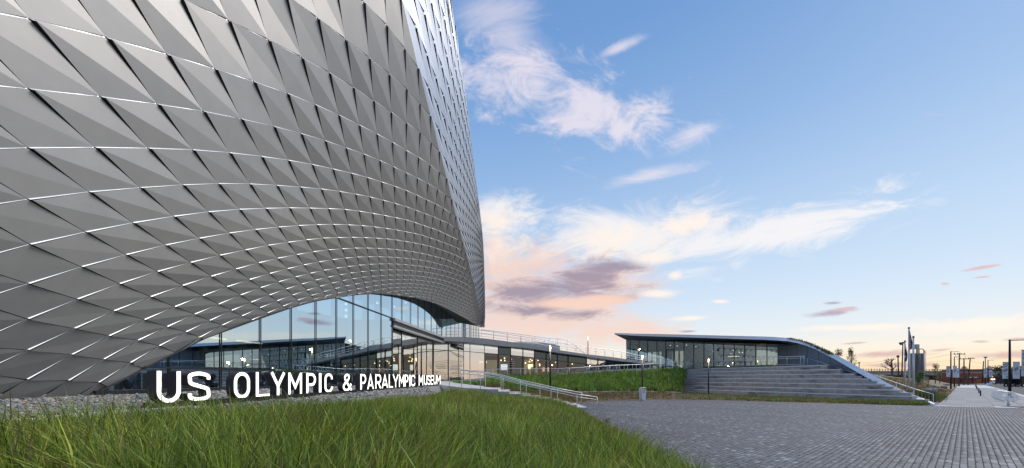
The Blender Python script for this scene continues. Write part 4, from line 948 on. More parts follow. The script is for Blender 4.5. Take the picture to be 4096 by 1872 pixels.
# ------------------------------------------------------------------ entrance walk and stair
STX = [6.3-.93*k for k in range(10)]
def z_walk(x): return 1.71+.35*min(1, max(0, (-2.1-x)/6))
b = MB()
wx = [-2.05, -4, -6, -8.1, -12, -14.5]
nearY = lambda x: 31.6 if x > -5 else 34.5 if x > -7 else 39.6
b.quadstrip([(x, nearY(x), z_walk(x)) for x in wx], [(x, 37.2 if x > -3 else 39.5+(-x)*.35, z_walk(x)) for x in wx]); b.quadstrip([(x, nearY(x), z_walk(x)-1.2) for x in wx], [(x, nearY(x), z_walk(x)) for x in wx])
b.quadstrip([(x, 37.2 if x > -3 else 39.5+(-x)*.35, z_walk(x)) for x in wx], [(x+1.0, 57, 2.3) for x in wx])
struct(b.build('entrance_walk', mConcL))
STAIR = thing('entrance_stair', 'broad pale concrete stair climbing from the plaza to the museum entrance', 'stairs', (2, 33.5, 0))
for k in range(9):
    z1 = .19*(k+1); MB().box(((STX[k]+STX[k+1])/2-.03, 34.0, z1-.45), (.93+.06, 5.6+.02*k, .9)).build('step', mConcL, STAIR)
for k in range(9): MB().box((STX[k]-.035, 34.0, .19*(k+1)+.004), (.07, 5.62, .012)).build('step_nosing', mConcD, STAIR)
def railing(name, label, tops, base, rad=.028, mids=(.55,), post_r=.026, group=None, m=None, mesh=False, post_every=1, cat='railing', ends=True):
    """tops: list of points on the handrail with posts at each; base: list of foot points"""
    m = m or mSteel
    t = thing(name, label, cat, base[len(base)//2], group)
    MB().tube(tops, rad, 8).build('handrail', m, t, smooth=True)
    for k in mids: MB().tube([a*(k)+b_*(1-k) for a, b_ in zip(tops, base)], rad*.7, 6).build('middle_rail', m, t, smooth=True)
    for i, (a, b_) in enumerate(zip(tops, base)):
        if i % post_every == 0: MB().tube([b_, a], post_r, 6).build('post', m, t, smooth=True)
    return t
def zst(x):
    if x > STX[0]: return 0.0
    if x < STX[9]: return z_walk(x)
    k = int((STX[0]-x)/.93); return .19*(k+1)
def prail(pts, Yf):
    tp = [P(x, y, Yf(x)) for x, y in pts]; return tp, [V(p.x, p.y, zst(p.x)-.02) for p in tp]
tp, bs = prail([(1797, 1479), (1845, 1479), (1922, 1488), (2012, 1507), (2105, 1532), (2204, 1554), (2308, 1577), (2388, 1588)], lambda x: 31.4)
for p in bs[:2]: p.z = 1.9
r1 = railing('stair_railing', 'near stainless handrail of the entrance stair, ending on the plaza', tp, bs, .034, (.80,), group='stair handrails')
tp, bs = prail([(1850, 1481), (1881, 1486), (1942, 1489), (2004, 1499), (2082, 1520), (2160, 1537), (2230, 1553), (2327, 1571)], lambda x: 36.4)
r2 = railing('stair_railing', 'far stainless handrail of the entrance stair, next to the mulch bed', tp, bs, .034, (.80,), group='stair handrails')
# ------------------------------------------------------------------ ramp walk in front of the wing with mesh railing
RT = [(1856, 1484.5), (1912, 1482), (1972, 1477.5), (2029, 1475), (2083, 1473.5), (2140, 1473.5), (2190, 1473.8), (2232, 1474), (2277, 1472), (2357, 1467), (2395, 1465), (2440, 1462), (2479, 1460), (2510, 1459), (2545, 1457.5), (2575, 1456.7), (2600, 1456), (2640, 1455.5)]
RB = [(1780, 1534), (1856, 1524), (1972, 1514), (2046, 1508.5), (2150, 1506.5), (2277, 1505), (2357, 1499.5), (2479, 1490), (2600, 1483), (2660, 1479), (2740, 1475.5), (2815, 1472)]
RYs = [(1780, 52.5), (1856, 53), (2046, 54), (2277, 56), (2357, 57.5), (2479, 60.5), (2600, 64), (2660, 65.5), (2740, 67), (2815, 68.5)]
rx = [1780, 1820, 1856, 1912, 1972, 2046, 2083, 2150, 2232, 2277, 2357, 2420, 2479, 2540, 2600, 2660]
ob_ = [P(x, interp(x, RB), interp(x, RYs)) for x in rx]; wbp = [wp(min(x, 2600), interp(min(x, 2600), BOT)) for x in rx]
ot = [V(p.x, p.y, max(q.z-.06, p.z+.12)) for p, q in zip(ob_, wbp)]
m = MB(); m.quadstrip([p-V(0, 0, 1.2) for p in ob_], ob_); m.quadstrip(ob_, ot); m.quadstrip(ot, [V(q.x, q.y+.3, q.z-.02) for q in wbp])
struct(m.build('ramp_walk', mConcL))
tops = [P(x, y, interp(x, RYs)-.12) for x, y in RT]; base = [P(x, interp(x, RB)-1, interp(x, RYs)-.12) for x, y in RT]
rr_ = railing('ramp_railing', 'long stainless railing with wire mesh along the ramp below the shop windows', tops, base, .035, (), .03)
mm = MB()
for i in range(len(tops)-6):
    a, b_, c_, d_ = base[i], base[i+1], tops[i+1], tops[i]
    for k in range(1, 8): mm.bar(a.lerp(d_, k/8), b_.lerp(c_, k/8), .008, .008)
    nv = max(4, int((b_-a).length/.22))
    for k in range(nv):
        u0, u1 = k/nv, min(1, k/nv+.5); mm.bar(a.lerp(b_, u0), d_.lerp(c_, u1), .007, .007)
mm.build('wire_mesh', mSteel, rr_, kind='stuff')
# second, lower handrail behind, along the shop windows
tops2 = [p+V(0, 1.9, .0) for p in tops[8:]]; base2 = [p+V(0, 1.9, .3) for p in base[8:]]
railing('ramp_railing', 'plain inner handrail along the upper part of the ramp beside the shop windows', tops2, base2, .03, (), .025)
# railings on the ramp roof
UT = [(1781, 1312), (1826, 1312), (1865, 1313), (1917, 1320), (1974, 1328), (2029, 1337), (2082, 1345), (2130, 1352), (2178, 1359), (2223, 1368), (2268, 1376), (2308, 1381), (2345, 1388), (2383, 1393), (2419, 1397), (2453, 1401), (2486, 1407), (2517, 1412), (2548, 1420), (2578, 1426), (2602, 1429)]
tops = [P(x, y, interp(x, FYs)+.25) for x, y in UT]; base = [P(x, interp(x, FT), interp(x, FYs)+.25) for x, y in UT]
railing('roof_railing', 'stainless railing following the near edge of the ramp roof', tops, base, .04, (.60, .32), .03, group='railings on the ramp roof')
UT2 = [(1925, 1319), (1975, 1324), (2030, 1331), (2085, 1338), (2140, 1346), (2196, 1354), (2230, 1355), (2268, 1359), (2300, 1383), (2340, 1414)]
FT2 = lambda x: interp(x, FT)-5
tops = [P(x, y, interp(x, FYs)+4.4) for x, y in UT2]; base = [P(x, max(FT2(x), y+4), interp(x, FYs)+4.4) for x, y in UT2]
railing('roof_railing', 'stainless railing along the far edge of the ramp roof, stepping down at a stair', tops, base, .04, (.55,), .03, group='railings on the ramp roof')
tops = [P(x, y, 55.4) for x, y in ((1700, 1325), (1722, 1321), (1748, 1316), (1774, 1312))]; base = [P(x, y, 55.4) for x, y in ((1700, 1350), (1722, 1350), (1748, 1350), (1774, 1349))]
railing('balcony_railing', 'short dark railing at the tip of the upper terrace in front of the tall glass', tops, base, .035, (.7, .4), .03, m=mDark)
tops = [P(x, y, 68.5) for x, y in ((2602, 1429), (2630, 1433), (2657, 1436), (2665, 1437))]; base = [P(x, y, 68.5) for x, y in ((2602, 1462), (2630, 1464), (2657, 1464), (2665, 1464))]
railing('terrace_railing', 'low stainless railing at the foot of the ramp roof by the cafe door', tops, base, .035, (.5,), .03)
# upper terrace door in the tall glass
dr = thing('terrace_door', 'narrow glazed door in black frame at the upper terrace', 'door', wallpt(1866, 8.7)); o = NR*.2
for x in (1857, 1875): MB().bar(wallpt(x, 8.65)+o, wallpt(x, 13.2)+o, .14, .1, up=NR).build('frame', mDark, dr)
MB().bar(wallpt(1857, 13.2)+o, wallpt(1875, 13.2)+o, .1, .14).build('frame', mDark, dr); MB().poly([wallpt(1858, 8.7)+o, wallpt(1874, 8.7)+o, wallpt(1874, 13.1)+o, wallpt(1858, 13.1)+o]).build('door_leaf', mGlass, dr)
# ------------------------------------------------------------------ planted slope and mulch bed
CURB = [(1950, 1541, 39.5), (2050, 1563.5, 44), (2300, 1567, 48), (2430, 1566.5, 51), (2560, 1566.5, 54), (2700, 1568, 60), (2724, 1569, 61)]
def c3(tab, x): return P(x, interp(x, [(a, b_) for a, b_, c_ in tab]), interp(x, [(a, c_) for a, b_, c_ in tab]))
TOPE = [(1950, 1517, 53.3), (1972, 1515, 53.4), (2046, 1510, 53.9), (2277, 1506.5, 55.8), (2357, 1501, 57.3), (2479, 1491.5, 60.3), (2600, 1484.5, 63.8), (2660, 1480, 65.3), (2735, 1477, 66.5), (2760, 1480, 67)]
xs = np.linspace(1950, 2724, 40); sl_top = lambda x: c3(TOPE, 1950+(x-1950)*(2750-1950)/(2724-1950))
def slope_pt(x, v):
    a, b_ = c3(CURB, x), sl_top(x); p = a.lerp(b_, v); p.z -= .25*math.sin(math.pi*v)*0; return p
struct(grid_mesh(lambda x, v: slope_pt(x, v), xs, np.linspace(0, 1, 8)).build('planted_slope', mSoil, smooth=True))
PLZ = [(2300, 1612), (2430, 1604), (2560, 1600.5), (2700, 1600), (2900, 1602), (3070, 1607), (3250, 1611), (3399, 1615), (3547, 1619), (3690, 1622)]
STE = [V(-2.6, 37.4, 1.75), V(0, 37.2, 1.45), V(3, 37.1, .85), V(6.2, 37.0, .1), G(2300, 1612)]
mb_top = [c3(CURB, x)-V(0, 0, .03) for x in (1950, 1990, 2050, 2150, 2250, 2300, 2430, 2560, 2700)]
mb_bot = [V(-2.9, 37.9, 1.8), V(-1.2, 37.4, 1.62), V(1, 37.3, 1.25), V(3.2, 37.2, .8), V(5.4, 37.1, .25), G(2300, 1612), G(2430, 1604), G(2560, 1600.5), G(2700, 1600)]
def mulch_pt(u, v):
    i = min(int(u), len(mb_top)-2); f = u-i; a = mb_bot[i].lerp(mb_bot[i+1], f); b_ = mb_top[i].lerp(mb_top[i+1], f)
    p = a.lerp(b_, v); p.z += .12*math.sin(math.pi*min(1, v*2))*(0 < v < .5); return p
struct(grid_mesh(mulch_pt, np.linspace(0, len(mb_top)-1, 40), np.linspace(-.015, 1, 8)).build('mulch_bed', mMulch, smooth=True))
A = [c3(CURB, x) for x in np.linspace(2045, 2724, 30)]
cb_ = MB()
for a, b_ in zip(A, A[1:]): cb_.bar(a+V(0, 0, -.05), b_+V(0, 0, -.05), .22, .24)
struct(cb_.build('concrete_curb', mConcL))
def scatter(n, fn, u, v, pu=1, pv=1):
    return np.array([tuple(fn(u[0]+(u[1]-u[0])*random.random()**pu, v[0]+(v[1]-v[0])*random.random()**pv)) for _ in range(n)])
def tufts(name, pts, per, spread, L, wid, pal, dryf=.05, leanf=.35, kind='stuff'):
    n = len(pts); b0 = np.repeat(pts, per, axis=0); d = rng.normal(0, 1, (n*per, 2)); b0[:, :2] += d*spread
    le = d*leanf*.6+rng.normal(0, .15, (n*per, 2)); Lr = np.repeat(rng.uniform(L[0], L[1], n), per)*rng.uniform(.6, 1.15, n*per)
    col = np.repeat(pal[rng.integers(0, len(pal), n)]*rng.uniform(.55, 1.45, (n, 1)), per, axis=0)*rng.uniform(.6, 1.5, (n*per, 1))
    k = rng.random(n*per) < dryf; col[k] = DRY[rng.integers(0, len(DRY), k.sum())]
    return blades(name, b0, le, Lr, wid*rng.uniform(.7, 1.3, n*per), col, segs=2, kind=kind)
SG = np.array([(.15, .30, .05), (.19, .34, .06), (.095, .21, .04), (.25, .36, .07), (.15, .29, .075), (.29, .33, .09)])
MG = np.array([(.17, .165, .05), (.23, .18, .075), (.13, .14, .04), (.28, .2, .09)])
tufts('slope_planting', scatter(3000, slope_pt, (1955, 2722), (.03, .99)), 15, .20, (.28, .9), .085, SG, .12)
tufts('bed_planting', scatter(1900, mulch_pt, (.2, 7.9), (.04, .97)), 9, .11, (.16, .36), .035, MG, .3)
ent = lambda u, v: P(1800+170*u, 1531+6*u, 50-9*u).lerp(P(1830+150*u, 1537+6*u, 45-6*u), v)
struct(grid_mesh(ent, np.linspace(0, 1, 8), np.linspace(0, 1, 3)).build('entrance_bed', mSoil))
tufts('entrance_planting', scatter(260, ent, (0, 1), (0, 1)), 10, .2, (.25, .55), .06, SG, .08)
# ------------------------------------------------------------------ plaza with pavers
PD = Vector((math.sin(R(50.4)), math.cos(R(50.4)), 0)); PE = Vector((PD.y, -PD.x, 0))
poly = [V(5.0, 2, 0), V(24, 2, 0), V(62, 14, 0), V(66, 22.5, 0), G(4096, 1632), G(3690, 1622), G(3547, 1619), G(3399, 1615), G(3250, 1611), G(3070, 1607), G(2900, 1602), G(2700, 1600), G(2560, 1600.5), G(2430, 1604), G(2300, 1612), V(6.2, 37, 0), V(6.2, 31, 0), V(5.4, 31, 0)]
struct_pl = MB().poly([p-V(0, 0, .016) for p in poly]).build('plaza', mJoint); struct(struct_pl)
pxy = np.array([(p.x, p.y) for p in poly])
def inside(x, y):
    r_ = np.zeros(len(x), bool); j = len(pxy)-1
    for i in range(len(pxy)):
        xi, yi = pxy[i]; xj, yj = pxy[j]; c_ = ((yi > y) != (yj > y)) & (x < (xj-xi)*(y-yi)/(yj-yi+1e-12)+xi); r_ ^= c_; j = i
    return r_
ea = [p.dot(PE) for p in poly]; da = [p.dot(PD) for p in poly]
rows = []
PW = .152
e = min(ea)
while e < max(ea):
    d = min(da)+random.uniform(-.4, 0)
    while d < max(da):
        L = random.choice((.16, .23, .23, .31, .31)); rows.append((e+PW/2, d+L/2, L)); d += L
    e += PW
rows = np.array(rows); wx_ = rows[:, 0]*PE.x+rows[:, 1]*PD.x; wy_ = rows[:, 0]*PE.y+rows[:, 1]*PD.y
k = inside(wx_, wy_) & (wy_ > 8.5) & (np.abs(wx_/wy_) < 1.62); rows = rows[k]; wx_ = wx_[k]; wy_ = wy_[k]
n = len(rows)
TONE = np.array([(.128, .126, .136), (.155, .153, .163), (.106, .104, .114), (.175, .172, .18), (.27, .265, .268), (.088, .087, .096), (.37, .36, .355)])
tn = np.array([.50, .56, .625])*TONE[rng.choice(len(TONE), n, p=[.27, .25, .17, .14, .08, .05, .04])]*rng.uniform(.88, 1.12, (n, 1))*(1+.13*np.sin(wx_*.31+1.7*np.sin(wy_*.17))*np.sin(wy_*.27+.8*np.sin(wx_*.21))+.07*np.sin(wx_*1.1+wy_*.9))[:, None]
g = .0045; hl = rows[:, 2]/2-g; hw = np.full(n, PW/2-g*1.5); bv = .007; zt = rng.uniform(-.0018, .0018, n)
def pav(hw_, hl_, zz_, drop):
    o = []
    for sx, sy in ((-1, -1), (1, -1), (1, 1), (-1, 1)): o.append(np.stack([wx_+PE.x*sx*hw_+PD.x*sy*hl_, wy_+PE.y*sx*hw_+PD.y*sy*hl_, zz_+drop], 1))
    return o
top = pav(hw-bv*.6, hl-bv*.6, zt, np.zeros(n)); low = pav(hw, hl, zt*0-.016, np.zeros(n))
VV = np.stack(top+low, 1)
q = np.array([(0, 1, 2, 3), (4, 5, 1, 0), (5, 6, 2, 1), (6, 7, 3, 2), (7, 4, 0, 3)])
inframe = (1514+F*CZ/wy_ < 1872) & (CX+F*wx_/wy_ < 4096) & (CX+F*wx_/wy_ > 2600)
size = hw*hl/wy_**3*np.where(inframe, 1, 0); order = np.argsort(-size)
first = order[:300]; others = order[300:]
qq_ = (q[None]+(np.arange(len(others))*8)[:, None, None]).reshape(-1, 4)
fast_mesh('paver_field', VV[others].reshape(-1, 3), qq_, mPaver, np.repeat(tn[others], 5, axis=0), struct_pl, 'stuff')
for i in first:
    c_ = np.array([wx_[i], wy_[i], 0]); me_ = bpy.data.meshes.new('paver'); me_.from_pydata([tuple(v-c_) for v in VV[i]], [], [tuple(f) for f in q]); me_.materials.append(mPaver); set_tone(me_, np.repeat(tn[i:i+1], 5, axis=0))
    o = bpy.data.objects.new('paver', me_); C.objects.link(o); o.location = c_; o.parent = struct_pl
# ------------------------------------------------------------------ amphitheatre steps, running away from the view towards the cafe
TD = Vector((-.374, .927, 0)).normalized(); TB = Vector((TD.y, -TD.x, 0))
Z0 = .2; P0 = P(3720, 1612, 36.7); P0.z = 0; RIS = .598; TRD = .9
def tpt(x, kd, z):
    """point on the tier line set back by kd, under photo column x"""
    rho = (x-CX)/F; B_ = P0+TB*kd
    s = (B_.x-rho*B_.y)/(rho*TD.y-TD.x); q_ = B_+TD*s; return V(q_.x, q_.y, z)
AMP = thing('amphitheatre', 'weathered grey concrete amphitheatre with seven long seating tiers facing the plaza', 'amphitheatre', tpt(3100, 0, 0))
XL = [2776, 2779, 2782, 2785, 2788, 2791, 2794, 2797]; XR = [3649, 3595, 3528, 3469, 3414, 3359, 3308, 3260]
for k in range(7):
    a, b_ = tpt(XL[k], k*TRD, 0), tpt(XR[k], k*TRD, 0); z1 = Z0+RIS*(k+1); bk_ = TB*(TRD+.25 if k < 6 else 1.6)
    lo = Z0+RIS*k-.3
    L = (b_-a).length; nseg = 5
    MB().prism([a+V(0, 0, lo), b_+V(0, 0, lo), b_+V(0, 0, z1), a+V(0, 0, z1)], bk_).build('seating_tier', mConcD, AMP)
    o = -TB*.012
    MB().prism([a+o+V(0, 0, z1-.085), b_+o+V(0, 0, z1-.085), b_+o+V(0, 0, z1+.01), a+o+V(0, 0, z1+.01)], TB*.16).build('tier_nosing', mNoseHi, AMP)
# left flight, two steps a tier
for j in range(14):
    kd = j*TRD/2; xa = 2722+28*(j/13)**.9; xb = XL[min(7, j//2)]-1 if j % 2 == 0 else XL[min(7, j//2)]; z1 = Z0+RIS/2*(j+1)
    a, b_ = tpt(xa, kd, 0), tpt(xb, kd, 0)
    MB().prism([a+V(0, 0, z1-.6), b_+V(0, 0, z1-.6), b_+V(0, 0, z1), a+V(0, 0, z1)], TB*(TRD/2+.3)).build('step', mConcD, AMP)
    o = -TB*.01
    MB().prism([a+o+V(0, 0, z1-.06), b_+o+V(0, 0, z1-.06), b_+o+V(0, 0, z1+.01), a+o+V(0, 0, z1+.01)], TB*.10).build('step_nosing', mNoseHi, AMP)
# right flight along the slate wall
for j in range(10):
    kd = (j-1)*TRD/2; kk = max(0, min(7, (j-1)/2)); xa = float(np.interp(kk, range(8), XR))-(0 if j % 2 else 14); xb = xa+58-30*(j/10); z1 = Z0+RIS/2*j+.02
    a, b_ = tpt(xa, kd, 0), tpt(xb, kd, 0)
    MB().prism([a+V(0, 0, z1-.7), b_+V(0, 0, z1-.7), b_+V(0, 0, z1), a+V(0, 0, z1)], TB*(TRD/2+.25)).build('step', mConc, AMP)
# dark broken ground between the upper tiers and the wall
rb1 = [tpt(XR[k]-4, k*TRD+.3, Z0+RIS*k+.12) for k in range(4, 8)]; rb2 = [p+TB*3.2+V(0, 0, -.55) for p in rb1]
MB().quadstrip(rb1, rb2).build('rubble_ground', mMulch, AMP)
# kerb in front
a, b_ = tpt(2700, -.9, 0), tpt(3722, -.35, 0)
MB().prism([a, b_, b_+V(0, 0, Z0+.02), a+V(0, 0, Z0+.02)], TB*1.6).build('front_kerb', mConcL, AMP)
# planted strip between kerb and plaza
fr = [G(x, interp(x, PLZ)) for x in np.linspace(2700, 3690, 24)]
bkp = [tpt(x, -.9+.55*(x-2700)/1022, Z0-.02) for x in np.linspace(2690, 3716, 24)]
fr_ = lambda u, v: fr[min(int(u*23), 22)].lerp(fr[min(int(u*23), 22)+1], u*23-min(int(u*23), 22)).lerp(bkp[min(int(u*23), 22)].lerp(bkp[min(int(u*23), 22)+1], u*23-min(int(u*23), 22)), v)
struct(grid_mesh(lambda u, v: fr_(u, v)+V(0, 0, .09*math.sin(math.pi*v)+.005), np.linspace(0, 1, 40), np.linspace(0, 1, 5)).build('planting_strip', mMulch, smooth=True))
tufts('strip_planting', scatter(2000, fr_, (0, .995), (.03, .97), 1.0), 9, .13, (.18, .40), .045, np.concatenate([MG, SG[:2]]), .2)
# ------------------------------------------------------------------ terrace and cafe pavilion
ZTE = 4.33
def pvY(x): return invY(x, 2505, 78, 3111, 63.6) if x <= 3111 else invY(x, 3111, 63.6, 3735, 36.6)
PAV = thing('cafe_pavilion', 'low glazed pavilion under a dark roof sweeping down to the ground at its right end', 'pavilion', P(2900, 1470, 72))
terr = MB()
tl = [tpt(2797, 6.6, ZTE), tpt(2745, 6.4, ZTE), V(*P(2660, 1478, 65.6)[:2], ZTE-.02), V(*P(2600, 1474, 68)[:2], ZTE-.02), V(*P(2420, 1470, 82)[:2], ZTE), V(*P(3090, 1470, 84)[:2], ZTE), V(*P(3170, 1470, 64)[:2], ZTE), tpt(3290, 6.6, ZTE)]
terr.prism([p-V(0, 0, .5) for p in tl], (0, 0, .5)); struct(terr.build('terrace', mConcL))
struct(MB().prism([V(*P(2600, 0, 64.3)[:2], 3.9), V(*P(2660, 0, 65.8)[:2], 4.0), V(*P(2745, 0, 66.9)[:2], 4.2), V(*P(2745, 0, 66.9)[:2], ZTE), V(*P(2660, 0, 65.8)[:2], ZTE), V(*P(2600, 0, 64.3)[:2], ZTE)], (0, .3, 0)).build('terrace_edge', mConcL))
HEAD = [(2505, 1360), (2800, 1368), (3111, 1377), (3180, 1379)]
PM = [2505, 2520, 2555, 2590, 2627, 2662, 2696, 2735, 2774, 2815, 2854, 2894, 2936, 2978, 3022, 3067, 3111]
def pp3(x, y): return P(x, y, pvY(x))
def foot(x): p = pp3(x, 1500); return V(p.x, p.y, ZTE)
for x0, x1 in zip(PM, PM[1:]):
    MB().poly([foot(x0), foot(x1), pp3(x1, interp(x1, HEAD)), pp3(x0, interp(x0, HEAD))]).build('glass_pane', mGlassP, PAV)
for x in PM: MB().bar(foot(x)+V(0, -.05, 0), pp3(x, interp(x, HEAD))+V(0, -.05, 0), .09, .12, up=(0, 1, 0)).build('mullion', mMull if x > 2505 else mWhite, PAV)
MB().bar(pp3(2505, 1360)+V(0, -.08, 0), pp3(3111, 1377)+V(0, -.08, 0), .1, .14).build('head_rail', mFascia, PAV)
MB().bar(foot(2505)+V(0, -.08, .1), foot(3111)+V(0, -.08, .1), .1, .2).build('sill', mMull, PAV)
# entrance door
dfr = [pp3(x, y)+V(0, -.16, 0) for x, y in ((2664, 1400), (2694, 1400))]
for p, x in zip(dfr, (2664, 2694)): MB().bar(foot(x)+V(0, -.16, 0), p, .18, .12, up=(0, 1, 0)).build('door_frame', mDark, PAV)
MB().bar(dfr[0], dfr[1], .12, .2).build('door_frame', mDark, PAV)
d_ = MB().poly([foot(2666)+V(0, -.2, .03), foot(2692)+V(0, -.2, .03), pp3(2692, 1402)+V(0, -.2, 0), pp3(2666, 1402)+V(0, -.2, 0)]).build('door', mGlassP, PAV)
MB().tube([foot(2669)+V(0, -.26, .9), foot(2669)+V(0, -.26, 2.0)], .03, 6).build('handle', mSteel, d_)
# roof: front edge from the tip along the eaves and down the slope
RE = [(2458, 1332, 73.5), (2550, 1334.5, 72), (2700, 1337.5, 68.6), (2800, 1340, 66.4), (2930, 1343, 63.2), (3060, 1346, 60.2), (3110, 1348.5, 58.9), (3150, 1351.5, 57.8), (3190, 1358, 56.3), (3225, 1367, 55.0), (3260, 1379, 53.4), (3330, 1412, 49.9), (3400, 1449, 46.7), (3480, 1494, 43.6), (3560, 1537, 40.8), (3630, 1569, 38.8), (3690, 1593, 37.2), (3738, 1612, 36.1)]
TH = [(2458, 5), (2550, 9), (2800, 11), (3060, 13), (3150, 13), (3260, 17), (3400, 23), (3560, 25), (3690, 18), (3738, 4)]
ft_ = [P(x, y, Y+(.0 if x < 3000 else min(.55, (x-3000)*.003))) for x, y, Y in RE]; fb_2 = [P(x, y+interp(x, TH), Y) for x, y, Y in RE]
BK = Vector((.30, .95, 0))
def bkl(x): return float(np.interp(x, [2458, 3100, 3260, 3400, 3738], [24, 24, 16, 9, 2.5]))
rb_ = [p+BK*bkl(x[0]) for p, x in zip(ft_, RE)]; rb_[0] = pp3(2505, 1359)
m = MB(); m.quadstrip(fb_2, ft_); o_ = [p+BK*.35+V(0, 0, .06) for p in ft_]; m.quadstrip(ft_, o_)
m.poly([fb_2[0], ft_[0], rb_[0], rb_[0]-V(0, 0, .06)]); m.build('roof_edge', mWhite, PAV, smooth=False)
MB().quadstrip([p+V(0, -.012, -.28*(interp(x[0], TH)/25)) for p, x in zip(ft_, RE)], [p+V(0, -.012, -.28*(interp(x[0], TH)/25)-.03) for p, x in zip(ft_, RE)]).build('roof_edge_seam', mFascia, PAV)
MB().quadstrip(o_, rb_).build('roof', mat('green_roof', (.07, .075, .04), .95, noise_s=2, noise_a=.5, bump=.8, bump_s=8), PAV)
# soffit boards between the eaves and the glass head
sx_ = [2458, 2520, 2580, 2640, 2700, 2760, 2820, 2880, 2940, 3000, 3060, 3120, 3180]
def eave(x): return P(x, interp(x, [(a, b_) for a, b_, _ in RE])+interp(x, TH), interp(x, [(a, c_) for a, _, c_ in RE]))
def head(x): x = max(2505, x); return pp3(x, interp(x, HEAD))
for x0, x1 in zip(sx_, sx_[1:]):
    d0, d1 = head(x0+ (30 if x0 < 2500 else (2505-2458)*(1-(x0-2458)/722)))-eave(x0), head(x1+(2505-2458)*(1-(x1-2458)/722))-eave(x1)
    e0, e1 = eave(x0), eave(x1); sh = .012
    MB().poly([e0.lerp(e1, sh), e1.lerp(e0, sh), (e1+d1).lerp(e0+d0, sh), (e0+d0).lerp(e1+d1, sh)]).build('soffit_panel', mSoff, PAV)
MB().poly([head(2505)+V(0, 0, .02), head(3180)+V(0, 0, .02), head(3180)+BK*16+V(0, 0, .3), head(2505)+BK*16+V(0, 0, .3)]).build('ceiling', mSoff, PAV)
# slate wall panels, each its own sheet
WJ = [3111, 3148, 3188, 3229, 3275, 3321, 3370, 3421, 3474, 3528, 3585, 3640, 3692, 3733]
def wtop(x):
    if x < 3190: return pp3(x, interp(x, HEAD+[(3190, 1375)])-0)
    y = interp(x, [(a, b_) for a, b_, _ in RE])+interp(x, TH)-1
    return pp3(x, y)
def wfoot(x):
    """ground line of the wall: follows the steps down"""
    z = interp(x, [(3111, ZTE-.3), (3260, ZTE-.5), (3480, 1.7), (3649, .3), (3735, -.1)]); p = pp3(x, 1500); return V(p.x, p.y, z-.5)
for x0, x1 in zip(WJ, WJ[1:]):
    n_ = 4; xs_ = [x0+(x1-x0)*(.015+.97*k/n_) for k in range(n_+1)]
    MB().quadstrip([wfoot(x) for x in xs_], [wtop(x) for x in xs_]).build('wall_panel', mWallP, PAV)
MB().quadstrip([wfoot(x)+BK*.12 for x in WJ], [wtop(x)+BK*.12-V(0, 0, .02) for x in WJ]).build('wall_backing', mGap, PAV)
# cafe inside
fl_ = [foot(2505), foot(3111), foot(3111)+BK*14, foot(2505)+BK*14]
MB().poly([p+V(0, 0, .012) for p in fl_]).build('cafe_floor', mat('cafe_floor', (.16, .15, .14), .35), PAV)
def cb3(x, d, z): p = foot(x)+BK*d; p.z = ZTE+z; return p
for x0, x1, mm_ in ((2505, 2600, mShopGrey), (2664, 2700, mShopGrey), (2770, 2830, mShopGrey), (2830, 2925, mShopGrey), (2925, 3000, mRust), (3000, 3060, mShopGrey), (3060, 3110, mWhite)):
    a, b_ = cb3(x0, 11, 0), cb3(x1, 11, 0); MB().prism([a, b_, b_+V(0, 0, 4.3), a+V(0, 0, 4.3)], BK*.2).build('back_wall', mm_, PAV)
a, b_ = cb3(2505, 11, 4.3), cb3(3111, 11, 4.3); MB().prism([a, b_, b_+V(0, 0, 2.2), a+V(0, 0, 2.2)], BK*.2).build('bulkhead', mShopGrey, PAV)
for x in (2570, 2620, 2650, 2690, 2706, 2722, 2745): a = cb3(x, 11, 0); MB().bar(a, a+V(0, 0, 4.4), .3, .2, up=(0, 1, 0)).build('column', mBlack, PAV)
MB().prism([cb3(2930, 8, 0), cb3(3010, 8, 0), cb3(3010, 8, 1.1), cb3(2930, 8, 1.1)], BK*.6).build('counter', mShopGrey, PAV)
for x, z in ((2874, 3.6), (2985, 3.2), (2999, 3.1), (2950, 3.0), (2960, 3.6), (3030, 4.8), (3045, 4.2), (2720, 4.9), (2760, 5.0), (2800, 4.6), (2830, 5.0), (2690, 5.1), (2900, 4.8), (2935, 5), (3075, 4.9), (3095, 4.4)): globe(cb3(x, 4.5, z), .09, mWhiteL, 'pendant_lamp', PAV)
for x in (2965, 2978, 2990): MB().box(cb3(x, 7.4, 2.6), (1.2, .1, .12)).build('strip_light', mWarm, PAV)
for x, w_ in ((2715, 'first one right of the door'), (2740, 'second from the door'), (2760, 'third from the door'), (2830, 'before the dark wall'), (2868, 'left of the last pair'), (2885, 'farthest from the door')):
    t_ = thing('cafe_table', 'small round cafe table behind the pavilion glass, '+w_, 'table', cb3(x, 3, 0), 'cafe tables behind the glass')
    c_ = cb3(x, 3, 0); MB().tube([c_, c_+V(0, 0, .72)], .05, 6).build('leg', mBlack, t_); MB().tube([c_+V(0, 0, .72), c_+V(0, 0, .76)], .42, 14).build('table_top', mWhite, t_)
